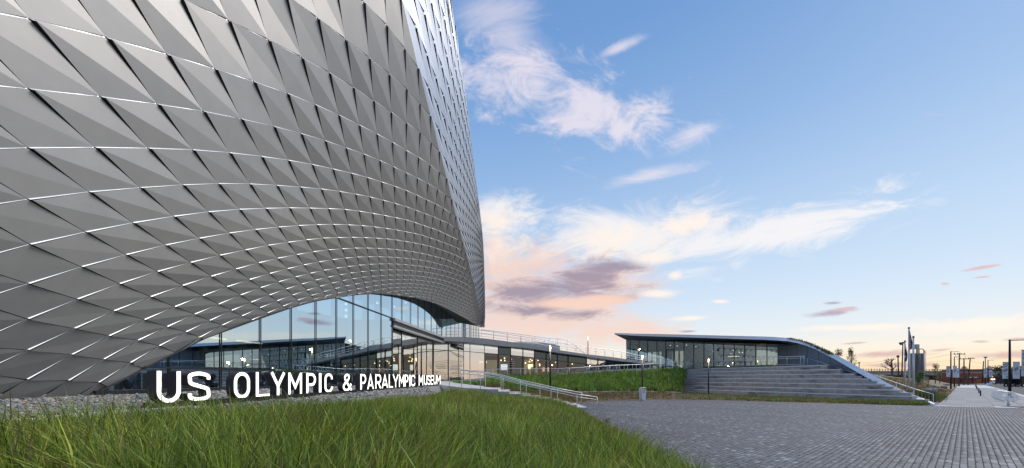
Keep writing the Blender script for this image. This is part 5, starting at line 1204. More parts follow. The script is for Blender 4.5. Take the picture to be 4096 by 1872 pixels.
# planting in front of the cafe, and its low lamps
def pl_pt(u, v): a = tpt(2815+u*(3200-2815), 7.0, ZTE); b_ = foot(2830+u*(3105-2830))+V(0, -.6, 0); return a.lerp(b_, v)
tufts('terrace_planting', scatter(700, pl_pt, (0, .8), (.1, .9)), 9, .2, (.3, .6), .07, np.concatenate([SG, MG[:1]]), .1)
sd_ = [p+V(0, 0, .2) for p in ft_]
ro = []
for _ in range(240):
    x = 3150+190*random.random()**.8; p = P(x, interp(x, [(a, b_) for a, b_, _ in RE]), interp(x, [(a, c_) for a, _, c_ in RE]))+BK*random.uniform(.4, 1.6); ro.append(tuple(p))
tufts('roof_planting', np.array(ro), 6, .12, (.10, .34), .07, np.array([(.08, .10, .04), (.10, .11, .05)]), .15)
# ------------------------------------------------------------------ railings of the amphitheatre and terrace
def rl(lst, foot_y, Yf, name, label, mids=(.55,), group=None, rad=.035):
    tp = [P(x, y, Yf(x)) for x, y in lst]; bs = [P(x, fy, Yf(x)) for (x, _), fy in zip(lst, foot_y)]
    return railing(name, label, tp, bs, rad, mids, .03, group)
TRX = [2799, 2808, 2851, 2896, 2943, 2992, 3042, 3094, 3148, 3203, 3216]
yy_ = [1447, 1446, 1443.5, 1441, 1437.5, 1434.5, 1431, 1428, 1427, 1425, 1424.5]; fy_ = [1475, 1475, 1472.5, 1470, 1467, 1464.5, 1461, 1459.5, 1458.5, 1457.5, 1457]
Yt = lambda x: tpt(x, 6.9, 0).y
rl(list(zip(TRX, yy_)), fy_, Yt, 'terrace_railing', 'stainless railing along the top tier of the amphitheatre in front of the cafe', (.78, .02))
wr = [(3230, 1433), (3272, 1444), (3318, 1460), (3367, 1476), (3419, 1491), (3459, 1490), (3521, 1509), (3586, 1531), (3655, 1555), (3734, 1577)]
wf = [1459, 1474, 1490, 1507, 1520, 1525, 1545, 1566, 1590, 1612]
rl(wr, wf, lambda x: pvY(x)-.45, 'wall_railing', 'stainless handrail on posts following the slate wall down the steps', ())
rl([(2721, 1545), (2727, 1528), (2733, 1508), (2738, 1493), (2744, 1475), (2749, 1452)], [1569, 1553, 1535, 1520, 1503, 1480], lambda x: tpt(x, (x-2721)/28*6.3, 0).y, 'stair_railing', 'steep stainless handrail left of the amphitheatre steps beside the green slope', (.03,))
rl([(2640, 1452), (2666, 1451), (2692, 1449.5), (2730, 1448), (2748, 1448)], [1478, 1476, 1475, 1474, 1473], lambda x: 67.5+(x-2640)*.012, 'terrace_railing', 'stainless railing on the terrace edge above the green slope', (.55,))
for xs_, lab in (((2751, 2759), 'left one of the paired short stainless rails at the head of the steps'), ((2764, 2768), 'right one of the paired short stainless rails at the head of the steps')):
    rl([(xs_[0], 1444), (xs_[1], 1439)], [1476, 1468], lambda x: 70+(x-2750)*.05, 'stair_railing', lab, (.5,))
for x, y0, y1, Y, n_ in ((2699, 1438, 1465, 69, 1), (2736, 1441, 1452, 72, 2)):
    u_ = thing('closed_parasol', 'folded cream parasol on the terrace ' + ('right of the cafe door' if n_ == 1 else 'before the cafe windows, smaller of two'), 'parasol', P(x, y1, Y))
    a, b_ = P(x, y1, Y), P(x, y0, Y); MB().tube([V(a.x, a.y, ZTE), b_], .03, 6).build('pole', mSteel, u_); MB().tube([a.lerp(b_, .25), a.lerp(b_, .5), a.lerp(b_, .85), b_+V(0, 0, .05)], [.10, .17, .12, .03], 9).build('canopy', plain('cream_cloth', (.55, .5, .42)), u_, smooth=True)
# ------------------------------------------------------------------ lamps
def bollard_lamp(px, top, foot_z, Y, label, r=.085, lens=.55, group='tall post lamps'):
    p = P(px, top, Y); base = V(p.x, p.y, foot_z); H = p.z
    t = thing('post_lamp', label, 'lamp', base, group)
    MB().tube([base, V(p.x, p.y, H-lens)], r, 12).build('pole', mat('lamp_pole', (.03, .036, .045), .4, .4), t, smooth=True)
    MB().tube([V(p.x, p.y, H-lens), V(p.x, p.y, H-.05)], r*.85, 12).build('lens', mLampL, t, smooth=True)
    MB().tube([V(p.x, p.y, H-.05), V(p.x, p.y, H)], r*1.02, 12).build('cap', mDark, t, smooth=True)
    lt = bpy.data.lights.new('lamp_light', 'POINT'); lt.energy = 70; lt.color = (1, .68, .35); lt.shadow_soft_size = .1
    lo = bpy.data.objects.new('lamp_light', lt); C.objects.link(lo); lo.location = V(p.x, p.y-.3, H-lens*.4)-base; lo.parent = t
bollard_lamp(2569, 1420, .3, 46.5, 'lit post lamp rising right behind the white wayfinding sign')
bollard_lamp(2834, 1434, .1, 55, 'lit post lamp standing in front of the amphitheatre tiers')
bollard_lamp(2201, 1380, 1.2, 46, 'lit post lamp at the left end of the green slope, before the shop windows', lens=.75)
bollard_lamp(2352, 1347, 4.2, 66, 'lit post lamp behind the ramp roof, its head against the pink sky')
for x, y, lab in ((2931, 1447, 'left of two short lit bollards in the cafe planting'), (3030, 1442, 'right of two short lit bollards in the cafe planting')):
    bollard_lamp(x, y, ZTE, 69.6-.006*(x-2931), lab, .1, .35, 'short bollard lamps')
# ------------------------------------------------------------------ wayfinding sign on the plaza edge
Yw = 44.2
wsg = thing('wayfinding_sign', 'tapered white information pylon with a yellow top at the edge of the plaza', 'sign', P(2574, 1600, Yw))
f4 = [P(2568.5, 1596.5, Yw), P(2582.5, 1596, Yw), P(2586, 1549.5, Yw), P(2567, 1551.5, Yw)]
MB().prism(f4, (-.22, .35, 0)).build('panel', plain('sign_white', (.86, .87, .88), .5), wsg)
o = V(.001, -.006, 0)
MB().poly([P(2567.2, 1552, Yw)+o, P(2585.4, 1550, Yw)+o, P(2584.8, 1559.8, Yw)+o, P(2577, 1557.6, Yw)+o, P(2567.4, 1557, Yw)+o]).build('yellow_field', plain('sign_yellow', (.62, .36, .05), .5), wsg)
MB().prism([P(2562.5, 1597, Yw+.5), P(2567.8, 1597, Yw+.15), P(2566.4, 1551.6, Yw+.15), P(2560.5, 1551, Yw+.5)], (0, .12, 0)).build('return_panel', mDark, wsg)
MB().box(P(2575, 1598.5, Yw+.15), (.4, .2, .16)).build('foot', mSteel, wsg)
for k, (x1_, ) in enumerate(((2582,), (2581,), (2581.5,))):
    yy0 = 1562.4+3.9*k
    for a_, b_2 in ((2569.5, 2575), (2575.6, x1_)): MB().poly([P(a_, yy0+1.3, Yw)+o, P(b_2, yy0+1.3, Yw)+o, P(b_2, yy0-.6, Yw)+o, P(a_, yy0-.6, Yw)+o]).build('print_line', plain('sign_print', (.25, .27, .3)), wsg)
# ------------------------------------------------------------------ people
mSkinP = plain('skin', (.32, .2, .14), .6); 
def person(label, pos, face, shirt, trous, hair, sit=False, hold=None):
    t = thing('person', label, 'person', pos)
    J = {}; E = []; rad = {}
    def j(n, x, y, z, r, par=None):
        J[n] = (x, y, z); rad[n] = r
        if par: E.append((par, n))
    j('pelvis', 0, 0, .95, .15); j('waist', 0, 0, 1.10, .14, 'pelvis'); j('chest', 0, 0, 1.32, .165, 'waist'); j('neckb', 0, .0, 1.47, .075, 'chest'); j('neck', 0, .015, 1.54, .055, 'neckb'); j('head', 0, .03, 1.62, .095, 'neck'); j('crown', 0, .02, 1.71, .085, 'head')
    for s in (-1, 1):
        q = 'l' if s < 0 else 'r'
        j('sh'+q, s*.19, 0, 1.42, .065, 'chest'); 
        el = (s*.25, .0, 1.14) if not hold else (s*.24, .04, 1.14); wr_ = (s*.25, .08, .92) if not hold else (s*.10, .28, 1.22)
        j('el'+q, *el, .047, 'sh'+q); j('wr'+q, *wr_, .032, 'el'+q)
        hd = (wr_[0], wr_[1]+(.03 if not hold else .05), wr_[2]-(.08 if not hold else -.05)); j('ha'+q, *hd, .03, 'wr'+q)
        for f_ in range(4): j('f%d'%f_+q, hd[0]+(f_-1.5)*.018, hd[1]+.02, hd[2]-(.07 if not hold else -.06)+abs(f_-1.3)*.008, .011, 'ha'+q)
        j('th'+q, hd[0]-s*.04, hd[1]+.03, hd[2]-.015, .012, 'ha'+q)
        j('hip'+q, s*.10, 0, .88, .10, 'pelvis'); j('kn'+q, s*.11, .02*s, .50, .065, 'hip'+q); j('an'+q, s*.12, .02*s-.02, .09, .042, 'kn'+q); j('to'+q, s*.13, .15+.02*s, .035, .035, 'an'+q)
    j('nose', 0, .135, 1.61, .016, 'head')
    names = list(J); me = bpy.data.meshes.new('body'); me.from_pydata([J[n] for n in names], [(names.index(a), names.index(b_)) for a, b_ in E], [])
    o = bpy.data.objects.new('body', me); C.objects.link(o)
    md = o.modifiers.new('skin', 'SKIN'); md.use_smooth_shade = True
    for i, n in enumerate(names): sv = me.skin_vertices[0].data[i]; sv.radius = (rad[n], rad[n]*(.72 if n in ('chest', 'waist', 'pelvis') else 1)); sv.use_root = (n == 'pelvis')
    o.modifiers.new('sub', 'SUBSURF').levels = 1
    bpy.context.view_layer.update()
    m2 = bpy.data.meshes.new_from_object(o.evaluated_get(bpy.context.evaluated_depsgraph_get())); bpy.data.objects.remove(o)
    for x in (mSkinP, shirt, trous, mBlack): m2.materials.append(x)
    for p in m2.polygons:
        c_ = p.center; arm = abs(c_.x) > .2 or c_.y > .15
        p.material_index = 0 if (c_.z > 1.5 or (arm and .6 < c_.z and (c_.z < 1.0 or c_.y > .2))) else 1 if c_.z > .95 else 3 if c_.z < .08 else 2
    body = bpy.data.objects.new('body', m2); C.objects.link(body); body.parent = t
    hm = MB(); hc = V(0, .012, 1.69)
    hm.tube([hc+V(0, -.02, -.1), hc+V(0, -.02, -.03), hc+V(0, 0, .04), hc+V(0, 0, .075)], [.085, .105, .085, .02], 10); hm.build('hair', hair, t, smooth=True, local=True)
    if hold: MB().box((0, .33, 1.28), (.10, .02, .15)).build('held_phone', mBlack, t, local=True) if False else None
    t.rotation_euler = (0, 0, face); return t
mNavy = plain('navy_cloth', (.015, .02, .035)); mOlive = plain('olive_cloth', (.06, .06, .035)); mPale = plain('pale_cloth', (.5, .5, .48)); mJean = plain('dark_trousers', (.02, .022, .03)); mHairD = plain('dark_hair', (.015, .012, .01)); mTeal = plain('teal_cloth', (.03, .16, .22))
def wz(px, Y): return (px-CX)/F*Y
person('person in a dark jacket and cap with raised hands behind the entrance glass', V(wz(1710, 52.0), 52.0, 2.28), R(170), mNavy, mJean, mHairD, hold=True)
person('person in an olive top behind the entrance glass, right of the capped one', V(wz(1739, 54.2), 54.2, 2.22), R(160), mOlive, mJean, mHairD)
person('fair-haired person in a white shirt inside the shop, left of a pair', V(wz(2111, 60.5), 60.5, 2.62), R(180), mPale, mJean, plain('fair_hair', (.3, .25, .18)))
person('dark-haired person in a white top inside the shop, right of a pair', V(wz(2128, 60.5), 60.5, 2.95), R(200), mPale, mJean, mHairD)
person('person in black trousers and teal top stepping to the cafe door', V(*foot(2690)[:2], ZTE)+V(.1, -1.0, 0), R(190), mTeal, mBlack, mHairD)
# ------------------------------------------------------------------ pavement, road and verge running off to the right
L0, R0 = V(49.2, 42.9, 0), V(70.0, 51.2, 0); SDIR = PD; SE = PE
ori = V(45.1, 33.05, 0)
def sp(a, d, z=0.0): q = ori+SE*a+SDIR*d; return V(q.x, q.y, z)
aL = (L0-ori).dot(SE); aR = (R0-ori).dot(SE); dmin = -1.0
base_sw = MB().poly([G(3690, 1622)+V(0, 0, -.02), G(4096, 1632)+V(0, 0, -.02), V(66, 22.5, -.02), sp(aR+1.0, -2, -.02), sp(aR, 180, -.02), sp(aL, 180, -.02), sp(aL, 6, -.02), P(3735, 1620, 36.9)+V(0, 0, 0)]).build('pavement', mConcL); base_sw.data.vertices[7].co.z = -.02; struct(base_sw)
ncol = 4; cw = (aR-aL)/ncol; count = 0
mSlabs = [mat('pavement_slab_%d' % k, c_, .82, noise_s=1.0, noise_a=.10, bump=.12, bump_s=35, stain=(.4, None, (.22, .215, .215), .5)) for k, c_ in enumerate(((.25, .248, .245), (.285, .282, .28), (.225, .222, .22)))]
border_d = lambda a: max(((G(3690, 1622)-ori).dot(SDIR)), 0)
for i in range(ncol):
    for j in range(46):
        a0, a1 = aL+i*cw+.012, aL+(i+1)*cw-.012; d0, d1 = j*2.4+.012, j*2.4+2.4-.012
        q = [sp(a0, d0, .0), sp(a1, d0, .0), sp(a1, d1, .0), sp(a0, d1, .0)]
        y_at = lambda p: 36.1+(p.x-39.5)*(33.05-36.1)/(45.1-39.5)
        if any(p.y < y_at(p)+.02 for p in q): continue
        MB().prism([p-V(0, 0, .019) for p in q], (0, 0, .02)).build('pavement_slab', random.choice(mSlabs), base_sw)
road = MB(); rp = [sp(aR+.16, -12), sp(aR+.16, 26), sp(aR+.16, 60), sp(aR-1.5, 82), sp(aR-8.5, 100), sp(aR-8.5, 230), sp(aR+60, 230), sp(aR+60, -30)]
struct(road.poly([p-V(0, 0, .05) for p in rp]).build('road', mAsph))
kb = MB()
for a, b_ in zip(rp[:5], rp[1:5]): kb.bar(a-V(0, 0, .02), b_-V(0, 0, .02), .18, .10)
struct(kb.build('road_kerb', mConcL))
# verge of dry grass between the slate wall and the pavement
rid = [(P(3400, 1490, 62), P(3760, 1598, 41.0)), (P(3480, 1496, 64), P(3770, 1594, 44.5)), (P(3530, 1501, 68), P(3790, 1582, 51)), (P(3590, 1509, 76), P(3806, 1570, 60)), (P(3640, 1514, 86), P(3818, 1556, 78)), (P(3690, 1518, 104), P(3832, 1545, 108)), (P(3740, 1520, 130), P(3842, 1537, 145))]
A2 = [a for a, _ in rid]; B2 = []
for _, b_ in rid:
    d_ = (V(b_.x, b_.y, 0)-ori).dot(SDIR); B2.append(sp(aL-.15, d_, .03))
def verge(u, v):
    i = min(int(u), len(A2)-2); f = u-i; a = A2[i].lerp(A2[i+1], f); b_ = B2[i].lerp(B2[i+1], f)
    p = b_.lerp(a, v); p.z = b_.z+(a.z-b_.z)*(v**1.2); return p
struct(grid_mesh(verge, np.linspace(0, len(A2)-1, 40), np.linspace(0, 1, 14)).build('verge', mBerm, smooth=True))
struct(grid_mesh(lambda u, v: verge(u, 1)+V(-v*40, v*60, -2.5*v), np.linspace(0, len(A2)-1, 20), np.linspace(0, 1, 5)).build('verge_back', mBerm, smooth=True))
def verge_at(px, py):
    """point of the verge seen at that pixel"""
    best = None
    for i in range(0, 61):
        for j in range(0, 41):
            p = verge(i/60*(len(A2)-1), j/40); q = PXY(p); d = (q[0]-px)**2+(q[1]-py)**2*4
            if best is None or d < best[0]: best = (d, p)
    return best[1]
vg = scatter(1600, verge, (0, 4), (.0, .9)); tufts('verge_grass', vg, 7, .25, (.12, .3), .06, np.array([(.24, .18, .10), (.2, .15, .08), (.16, .15, .06)]), .3)
vg = scatter(420, verge, (.2, 2.2), (.02, .30)); tufts('verge_green', vg, 10, .2, (.2, .42), .07, np.array([(.09, .14, .035), (.12, .16, .04)]), .1)
# boulders on the verge
def boulder(px, py, w_px, h_px, colr, label):
    p = verge_at(px, py); Y = p.y; w = w_px/F*Y; h = h_px/F*Y
    t = MB(); import mathutils
    vs_ = IV*(1+rng.uniform(-.22, .22, (12, 1))); sub = {}
    vl = [Vector(v) for v in vs_]; fl_ = []
    for f in IF:
        ids = []
        for a, b_ in ((f[0], f[1]), (f[1], f[2]), (f[2], f[0])):
            k = tuple(sorted((int(a), int(b_))))
            if k not in sub: sub[k] = len(vl); vl.append((vl[k[0]]+vl[k[1]])*.5*random.uniform(1.02, 1.2))
            ids.append(sub[k])
        a, b_, c_ = (int(x) for x in f); fl_ += [(a, ids[0], ids[2]), (b_, ids[1], ids[0]), (c_, ids[2], ids[1]), tuple(ids)]
    an = random.uniform(0, 6.28); cs, sn = math.cos(an), math.sin(an)
    t.v = [(p.x+(v.x*cs-v.y*sn)*w*.5, p.y+(v.x*sn+v.y*cs)*w*.42, p.z+min(max(v.z, -.6), .8)*h*.62+h*.3) for v in vl]; t.f = fl_; t.m = [0]*len(fl_)
    o = t.build('boulder', mat('boulder_stone', colr, .85, noise_s=2.2, noise_a=.35, bump=.5, bump_s=9)); tag(o, label, 'boulder', 'boulders on the verge')
boulder(3699, 1566, 42, 15, (.16, .18, .20), 'dark grey flat boulder nearest the slate wall and black railing')
boulder(3729, 1566, 32, 14, (.30, .31, .32), 'pale grey boulder right of the dark one on the grassy verge')
boulder(3757, 1565, 30, 17, (.24, .15, .09), 'square brown boulder at the front of the verge')
boulder(3774, 1555, 28, 14, (.20, .12, .07), 'brown boulder behind the square brown one, beside the first street lamp')
boulder(3731, 1548, 24, 12, (.26, .27, .27), 'grey boulder on the dry grass behind the pale one')
boulder(3752, 1551, 18, 9, (.36, .37, .39), 'small light boulder between the grey and the brown ones')
boulder(3787, 1542, 26, 12, (.27, .29, .31), 'blue grey boulder high on the verge, farthest back')
# black railing beside the foot of the slate wall
tp = [P(x, y, Y) for x, y, Y in ((3680, 1569, 44), (3695, 1569.5, 43), (3708, 1570, 42), (3723, 1570.5, 41), (3739, 1571, 39.5))]; bs = [V(p.x, p.y, p.z-h) for p, h in zip(tp, (.5, .62, .75, .85, 1.15))]
railing('verge_railing', 'black post railing with pale rail at the foot of the slate wall', tp, bs, .035, (), .05, m=mBlack)
# bollards, litter bin, bike rack
for k, (x, y0, y1, lab) in enumerate(((3922, 1562, 1583.5, 'nearest of the row of black bollards on the pavement'), (3915.5, 1553.5, 1572, 'second nearest of the row of black bollards on the pavement'), (3908.5, 1547, 1561, 'third of the row of black bollards, partly behind the sign pole'), (3905.5, 1540, 1553, 'fourth of the row of black bollards, small in the distance'), (3902, 1538, 1547.5, 'farthest of the row of black bollards on the pavement'))):
    p = G(x, y1); h = (y1-y0)/F*p.y; t = thing('bollard', lab, 'bollard', p, 'black bollards along the pavement')
    MB().tube([p, p+V(0, 0, h)], .075, 10).build('post', mBlack, t, smooth=True); MB().tube([p+V(0, 0, h), p+V(0, 0, h+.04)], .06, 10).build('cap', mDark, t)
p = G(4034, 1622.5); t = thing('steel_bollard', 'round stainless bollard in front of the coiled bicycle rack', 'bollard', p)
MB().tube([p, p+V(0, 0, .90)], .10, 14).build('post', mSteel, t, smooth=True); MB().tube([p+V(0, 0, .90), p+V(0, 0, .93)], .085, 14).build('cap', mSteel, t, smooth=True)
p = G(4012, 1608); rk = thing('bicycle_rack', 'coiled spiral bicycle rack of bright steel tube lying on the pavement', 'bicycle rack', p)
a0, a1 = P(3995, 1588, 45.5), P(4041, 1600, 40.5); rr0 = .56; a0.z = a1.z = rr0+.02; ax = (a1-a0).normalized(); sx = V(-ax.y, ax.x, 0); pts = []
for k in range(0, 10*20+1): ang = k/20*2*math.pi; pts.append(a0.lerp(a1, k/(10*20))+sx*math.cos(ang)*rr0*1.05+V(0, 0, math.sin(ang)*rr0))
MB().tube(pts, .024, 5).build('coil', mSteel, rk, smooth=True)
for q in (a0, a1): MB().box(q+V(0, 0, -rr0-.01), (.3, .3, .03)).build('foot_plate', mSteel, rk)
p = G(3957, 1543); t = thing('litter_bin', 'low pale slatted litter bin beside the far banner lamp', 'bin', p)
for k in range(8): an = k*.785; MB().box(p+V(math.cos(an)*.5, math.sin(an)*.5, .5), (.1, .3, .95), an).build('slat', mWhite, t)
MB().tube([p+V(0, 0, .05), p+V(0, 0, .9)], .42, 10).build('liner', mBlack, t)
# street lamps with banners
mPole = mat('street_pole', (.012, .012, .014), .4, .5)
def street_lamp(px, base_y, top_y, label, arm=(1.0, 0.25), wide=.16):
    wide *= .82
    p = G(px, base_y); H = CZ+(HY-top_y)/F*p.y; t = thing('street_lamp', label, 'street lamp', p, 'black street lamps along the road')
    MB().tube([p, p+V(0, 0, H)], [wide, wide*.6], 10).build('pole', mPole, t, smooth=True); MB().tube([p, p+V(0, 0, .12)], wide*1.7, 10).build('base_collar', mPole, t)
    top = p+V(0, 0, H-.12); d = (SE*1.0+V(.0, .0, .05)).normalized(); d = V(arm[0], arm[1], .03).normalized()
    MB().tube([top, top+d*1.8], .05, 6).build('arm', mPole, t); MB().bar(top+d*1.7, top+d*2.6, .3, .09).build('lamp_head', mDark, t)
    return p, t
mBan = plain('banner_cloth', (.58, .61, .66), .8); mBanG = plain('banner_grey', (.22, .23, .28), .8); mBanK = [plain('banner_stripe_%d' % k, c_, .8) for k, c_ in enumerate(((.30, .06, .08), (.03, .035, .05), (.03, .05, .10), (.03, .09, .06)))]
def banner(x0, x1, y0, y1, Y, label, kind=0, slant=0):
    a, b_, c_, d_ = P(x0+slant, y0, Y), P(x1, y0, Y), P(x1-slant, y1, Y+.1), P(x0-slant*.6, y1, Y+.1)
    t = thing('banner', label, 'banner', d_, 'white banners hung from the street lamps')
    g_ = MB(); n = 6
    for k in range(n):
        u0, u1 = k/n, (k+1)/n; o0, o1 = V(0, .05*math.sin(u0*5), 0), V(0, .05*math.sin(u1*5), 0)
        g_.poly([d_.lerp(c_, u0)+o0, d_.lerp(c_, u1)+o1, a.lerp(b_, u1)+o1, a.lerp(b_, u0)+o0])
    g_.build('cloth', mBan, t, smooth=True)
    MB().bar(a+V(-.06, 0, .02), b_+V(.06, 0, .02), .04, .04).build('bracket', mPole, t); MB().bar(d_+V(-.06, 0, -.02), c_+V(.06, 0, -.02), .04, .04).build('bracket', mPole, t)
    f = V(0, -.075, 0)
    def q(u, v): return d_.lerp(c_, u).lerp(a.lerp(b_, u), v)+f
    def para(u0, u1, v0, sk, h, m_): MB().poly([q(u0, v0), q(u1, v0+sk), q(u1, v0+sk+h), q(u0, v0+h)]).build('print', m_, t)
    if kind == 0:
        for u, v in ((.12, .83), (.40, .86), (.70, .88), (.15, .70), (.45, .74)): para(u, u+.2, v-.03, .05, .055, mBanG)
        for k in range(3): para(.18, .70, .40+.055*k, .09, .028, mBanK[k])
        for k in range(3): para(.15, .85-.1*k, .32-.035*k, 0, .008, mBanG)
        for u in (.55, .78): para(u, u+.18, .05, .05, .06, mBanG)
    else:
        for k in range(4): para(.22, .72, .46+.05*k, .10, .024, mBanK[(3-k) % 4])
        for k in range(3): para(.2, .8-.1*k, .36-.035*k, 0, .008, mBanG)
    return t
street_lamp(4039, 1590, 1358, 'nearest tall black street lamp behind the coiled bicycle rack', (1.0, .0), .20)
street_lamp(3803.5, 1558, 1405, 'black street lamp on the verge left of the pavement, first of two', (1, .25), .19)
street_lamp(3817.5, 1549, 1426, 'black street lamp on the verge, second and farther of two', (1, .25), .19)
street_lamp(3952, 1542, 1440, 'distant black street lamp between two banners right of the pavement', (1, .2), .2)
banner(3785, 3801, 1465, 1508, 87.5, 'white banner left of the first verge lamp', 0); banner(3811, 3827, 1464, 1510, 87.5, 'white striped banner between the two verge lamps', 1); banner(3825, 3836.5, 1473, 1510, 110.5, 'white banner right of the second verge lamp, partly hidden', 1)
banner(3935, 3948.5, 1474.5, 1510, 138, 'small white banner left of the distant street lamp', 0); banner(3955.5, 3969, 1479.5, 1509, 138, 'small white banner right of the distant street lamp', 1)
banner(4009.5, 4036, 1449, 1515, 53.4, 'large white banner left of the nearest street lamp', 0, 1.0); banner(4051, 4078, 1448, 1515, 53.4, 'large white banner right of the nearest street lamp', 1, .4)
banner(4085, 4128, 1401, 1505, 34, 'largest white banner, cut off by the right edge of the view', 0, 1.5)
# flagpoles
mAlu = mat('flagpole_white', (.62, .63, .65), .35, .3); mGold = mat('finial', (.3, .28, .22), .4, .6)
def flagpole(px, top_y, Y, label, mid=None):
    p = P(px, top_y, Y); base = V(p.x, p.y, .3); t = thing('flagpole', label, 'flagpole', base, 'white flagpoles on the verge')
    MB().tube([base, p], [.13, .075], 12).build('pole', mAlu, t, smooth=True); MB().tube([p, p+V(0, 0, .10)], .12, 10).build('truck', mGold, t); globe(p+V(0, 0, .16), .1, mGold, 'finial', t); return p
flagpole(3620, 1368, 54, 'shortest white flagpole, left of three, with the drooping blue and white flag'); flagpole(3636, 1315, 50, 'tallest white flagpole, middle of three, with the striped flag'); flagpole(3653.5, 1351, 46, 'bare white flagpole, right of three, without a flag')
def flag(name, label, px, y0, y1, Y, cols_fn, wpx, lean):
    nx, ny = 7, 22; b = MB(); fc = []; mats = []
    def pt(i, j):
        v = j/ny; u = i/nx; w = (.25+.75*min(1, v*1.6))*wpx*(1-.35*max(0, v-.75)*3); x = px+1+lean*v+u*w; y = y0+(y1-y0)*v+u*8*(1-v)
        return P(x, y, Y-.1+.16*math.sin(u*9+v*4))
    for j in range(ny):
        for i in range(nx):
            b.poly([pt(i, j+1), pt(i+1, j+1), pt(i+1, j), pt(i, j)]); fc.append(cols_fn((i+.5)/nx, (j+.5)/ny))
    b.cols = fc
    t = thing(name, label, 'flag', P(px, y1, Y)); b.build('cloth', mLeafless, t); MB().tube([P(px+.6, y0-1, Y-.08), P(px+.6, y1, Y-.08)], .012, 4).build('halyard', mAlu, t); return t
mLeafless = mat('flag_cloth', (.4, .4, .4), .85, attr='tone')
def us(u, v):
    if v < .42 and u < .75-.2*v: return (.55, .55, .56) if (int(u*7)+int(v*26)) % 4 == 0 else (.035, .045, .11)
    return (.36, .045, .06) if int((u*5.5+v*7.5)) % 2 == 0 else (.60, .58, .57)
def co(u, v):
    w = v+u*.12
    if w < .12: return (.04, .055, .09)
    if .40 < w < .62 and u > .62: return (.55, .36, .04)
    return (.55, .56, .60) if (w < .36 or .70 < w < .86) else (.04, .05, .12)
flag('flag', 'drooping red, white and blue flag with stars and stripes on the middle pole', 3636, 1318, 1398, 49.9, us, 13, 1.0); flag('flag', 'drooping flag in blue and white bands with a yellow patch on the left pole', 3618.5, 1372, 1446, 53.9, co, 13, -2.5)
# silo with tank on top
sl_ = thing('silo', 'grey ribbed concrete silo with a tank and pipe on top behind the flagpoles', 'silo', P(3669, 1520, 150)); Ys = 150
mSilo = mat('silo_concrete', (.46, .46, .46), .8, noise_s=.25, noise_a=.15, stain=(.3, (1.5, 1.5, .12), (.14, .12, .11), .7)); mRib = plain('silo_rib', (.10, .10, .11), .7)
for x, r in ((3651, 9), (3669, 10), (3686, 9.5)): a = P(x, 1560, Ys); b_ = P(x, 1413, Ys); MB().tube([a, b_], r/F*Ys, 20).build('shaft', mSilo, sl_, smooth=True)
for k in range(26):
    x = 3643+k*2.05; MB().bar(P(x, 1560, Ys-1.1), P(x, 1414, Ys-1.1), .06, .06, up=(0, 1, 0)).build('rib', mRib, sl_)
for y in range(1420, 1520, 9): MB().bar(P(3642, y, Ys-1.15), P(3696, y, Ys-1.15), .05, .05).build('band', mRib, sl_)
MB().prism([P(3664.5, 1396, Ys), P(3678, 1396, Ys), P(3678, 1377, Ys), P(3664.5, 1377, Ys)], (0, 1.5, 0)).build('tank', mSilo, sl_)
for x in (3666, 3669, 3673, 3677): MB().bar(P(x, 1413, Ys), P(x, 1396, Ys), .16, .16, up=(0, 1, 0)).build('leg', mRib, sl_)
MB().tube([P(3678, 1396, Ys), P(3690, 1396, Ys), P(3695, 1400, Ys), P(3696, 1408, Ys), P(3696, 1520, Ys)], .16, 6).build('pipe', mRib, sl_)
for x in (3699, 3703): MB().bar(P(x, 1540, Ys), P(x, 1402, Ys), .07, .07, up=(0, 1, 0)).build('scaffold_post', mRib, sl_)
for y in range(1408, 1530, 8): MB().bar(P(3696, y, Ys), P(3704, y, Ys), .06, .06).build('scaffold_rung', mRib, sl_)
# viaduct
Yb = 205; vi = thing('viaduct', 'long pale concrete road bridge with a railing crossing behind the street', 'bridge', P(3800, 1500, Yb))
mVia = mat('viaduct_concrete', (.36, .35, .35), .85, noise_s=.15, noise_a=.12)
def vb(x, y, Y=Yb): return P(x, y, Y)
MB().prism([vb(3380, 1499), vb(4500, 1499), vb(4500, 1487.5), vb(3380, 1487.5)], (0, 9, 0)).build('girder', mVia, vi); MB().prism([vb(3380, 1487.4, Yb-.5), vb(4500, 1487.4, Yb-.5), vb(4500, 1484, Yb-.5), vb(3380, 1484, Yb-.5)], (0, .5, 0)).build('parapet', mat('parapet_dark', (.16, .16, .17), .8), vi)
for x in range(3420, 4140, 11):
    MB().bar(vb(x, 1484), vb(x, 1474 if x < 3600 else 1477.5), .28 if x % 3 == 0 else .14, .14, up=(0, 1, 0)).build('railing_post', mBlack, vi)
for y in (1477.6, 1481): MB().bar(vb(3380, y), vb(4500, y), .1, .12).build('railing_bar', mBlack, vi)
for x in (3445, 3560, 3610, 3705, 3770, 4000, 4110): MB().prism([vb(x, 1530, Yb+3), vb(x+11, 1530, Yb+3), vb(x+11, 1499, Yb+3), vb(x, 1499, Yb+3)], (0, 3, 0)).build('pier', mVia, vi)
MB().prism([vb(3440, 1524, Yb+9.5), vb(3840, 1524, Yb+9.5), vb(3840, 1500, Yb+9.5), vb(3440, 1500, Yb+9.5)], (0, .5, 0)).build('abutment_wall', mat('abutment', (.10, .10, .11), .9, noise_s=.2, noise_a=.3), vi)
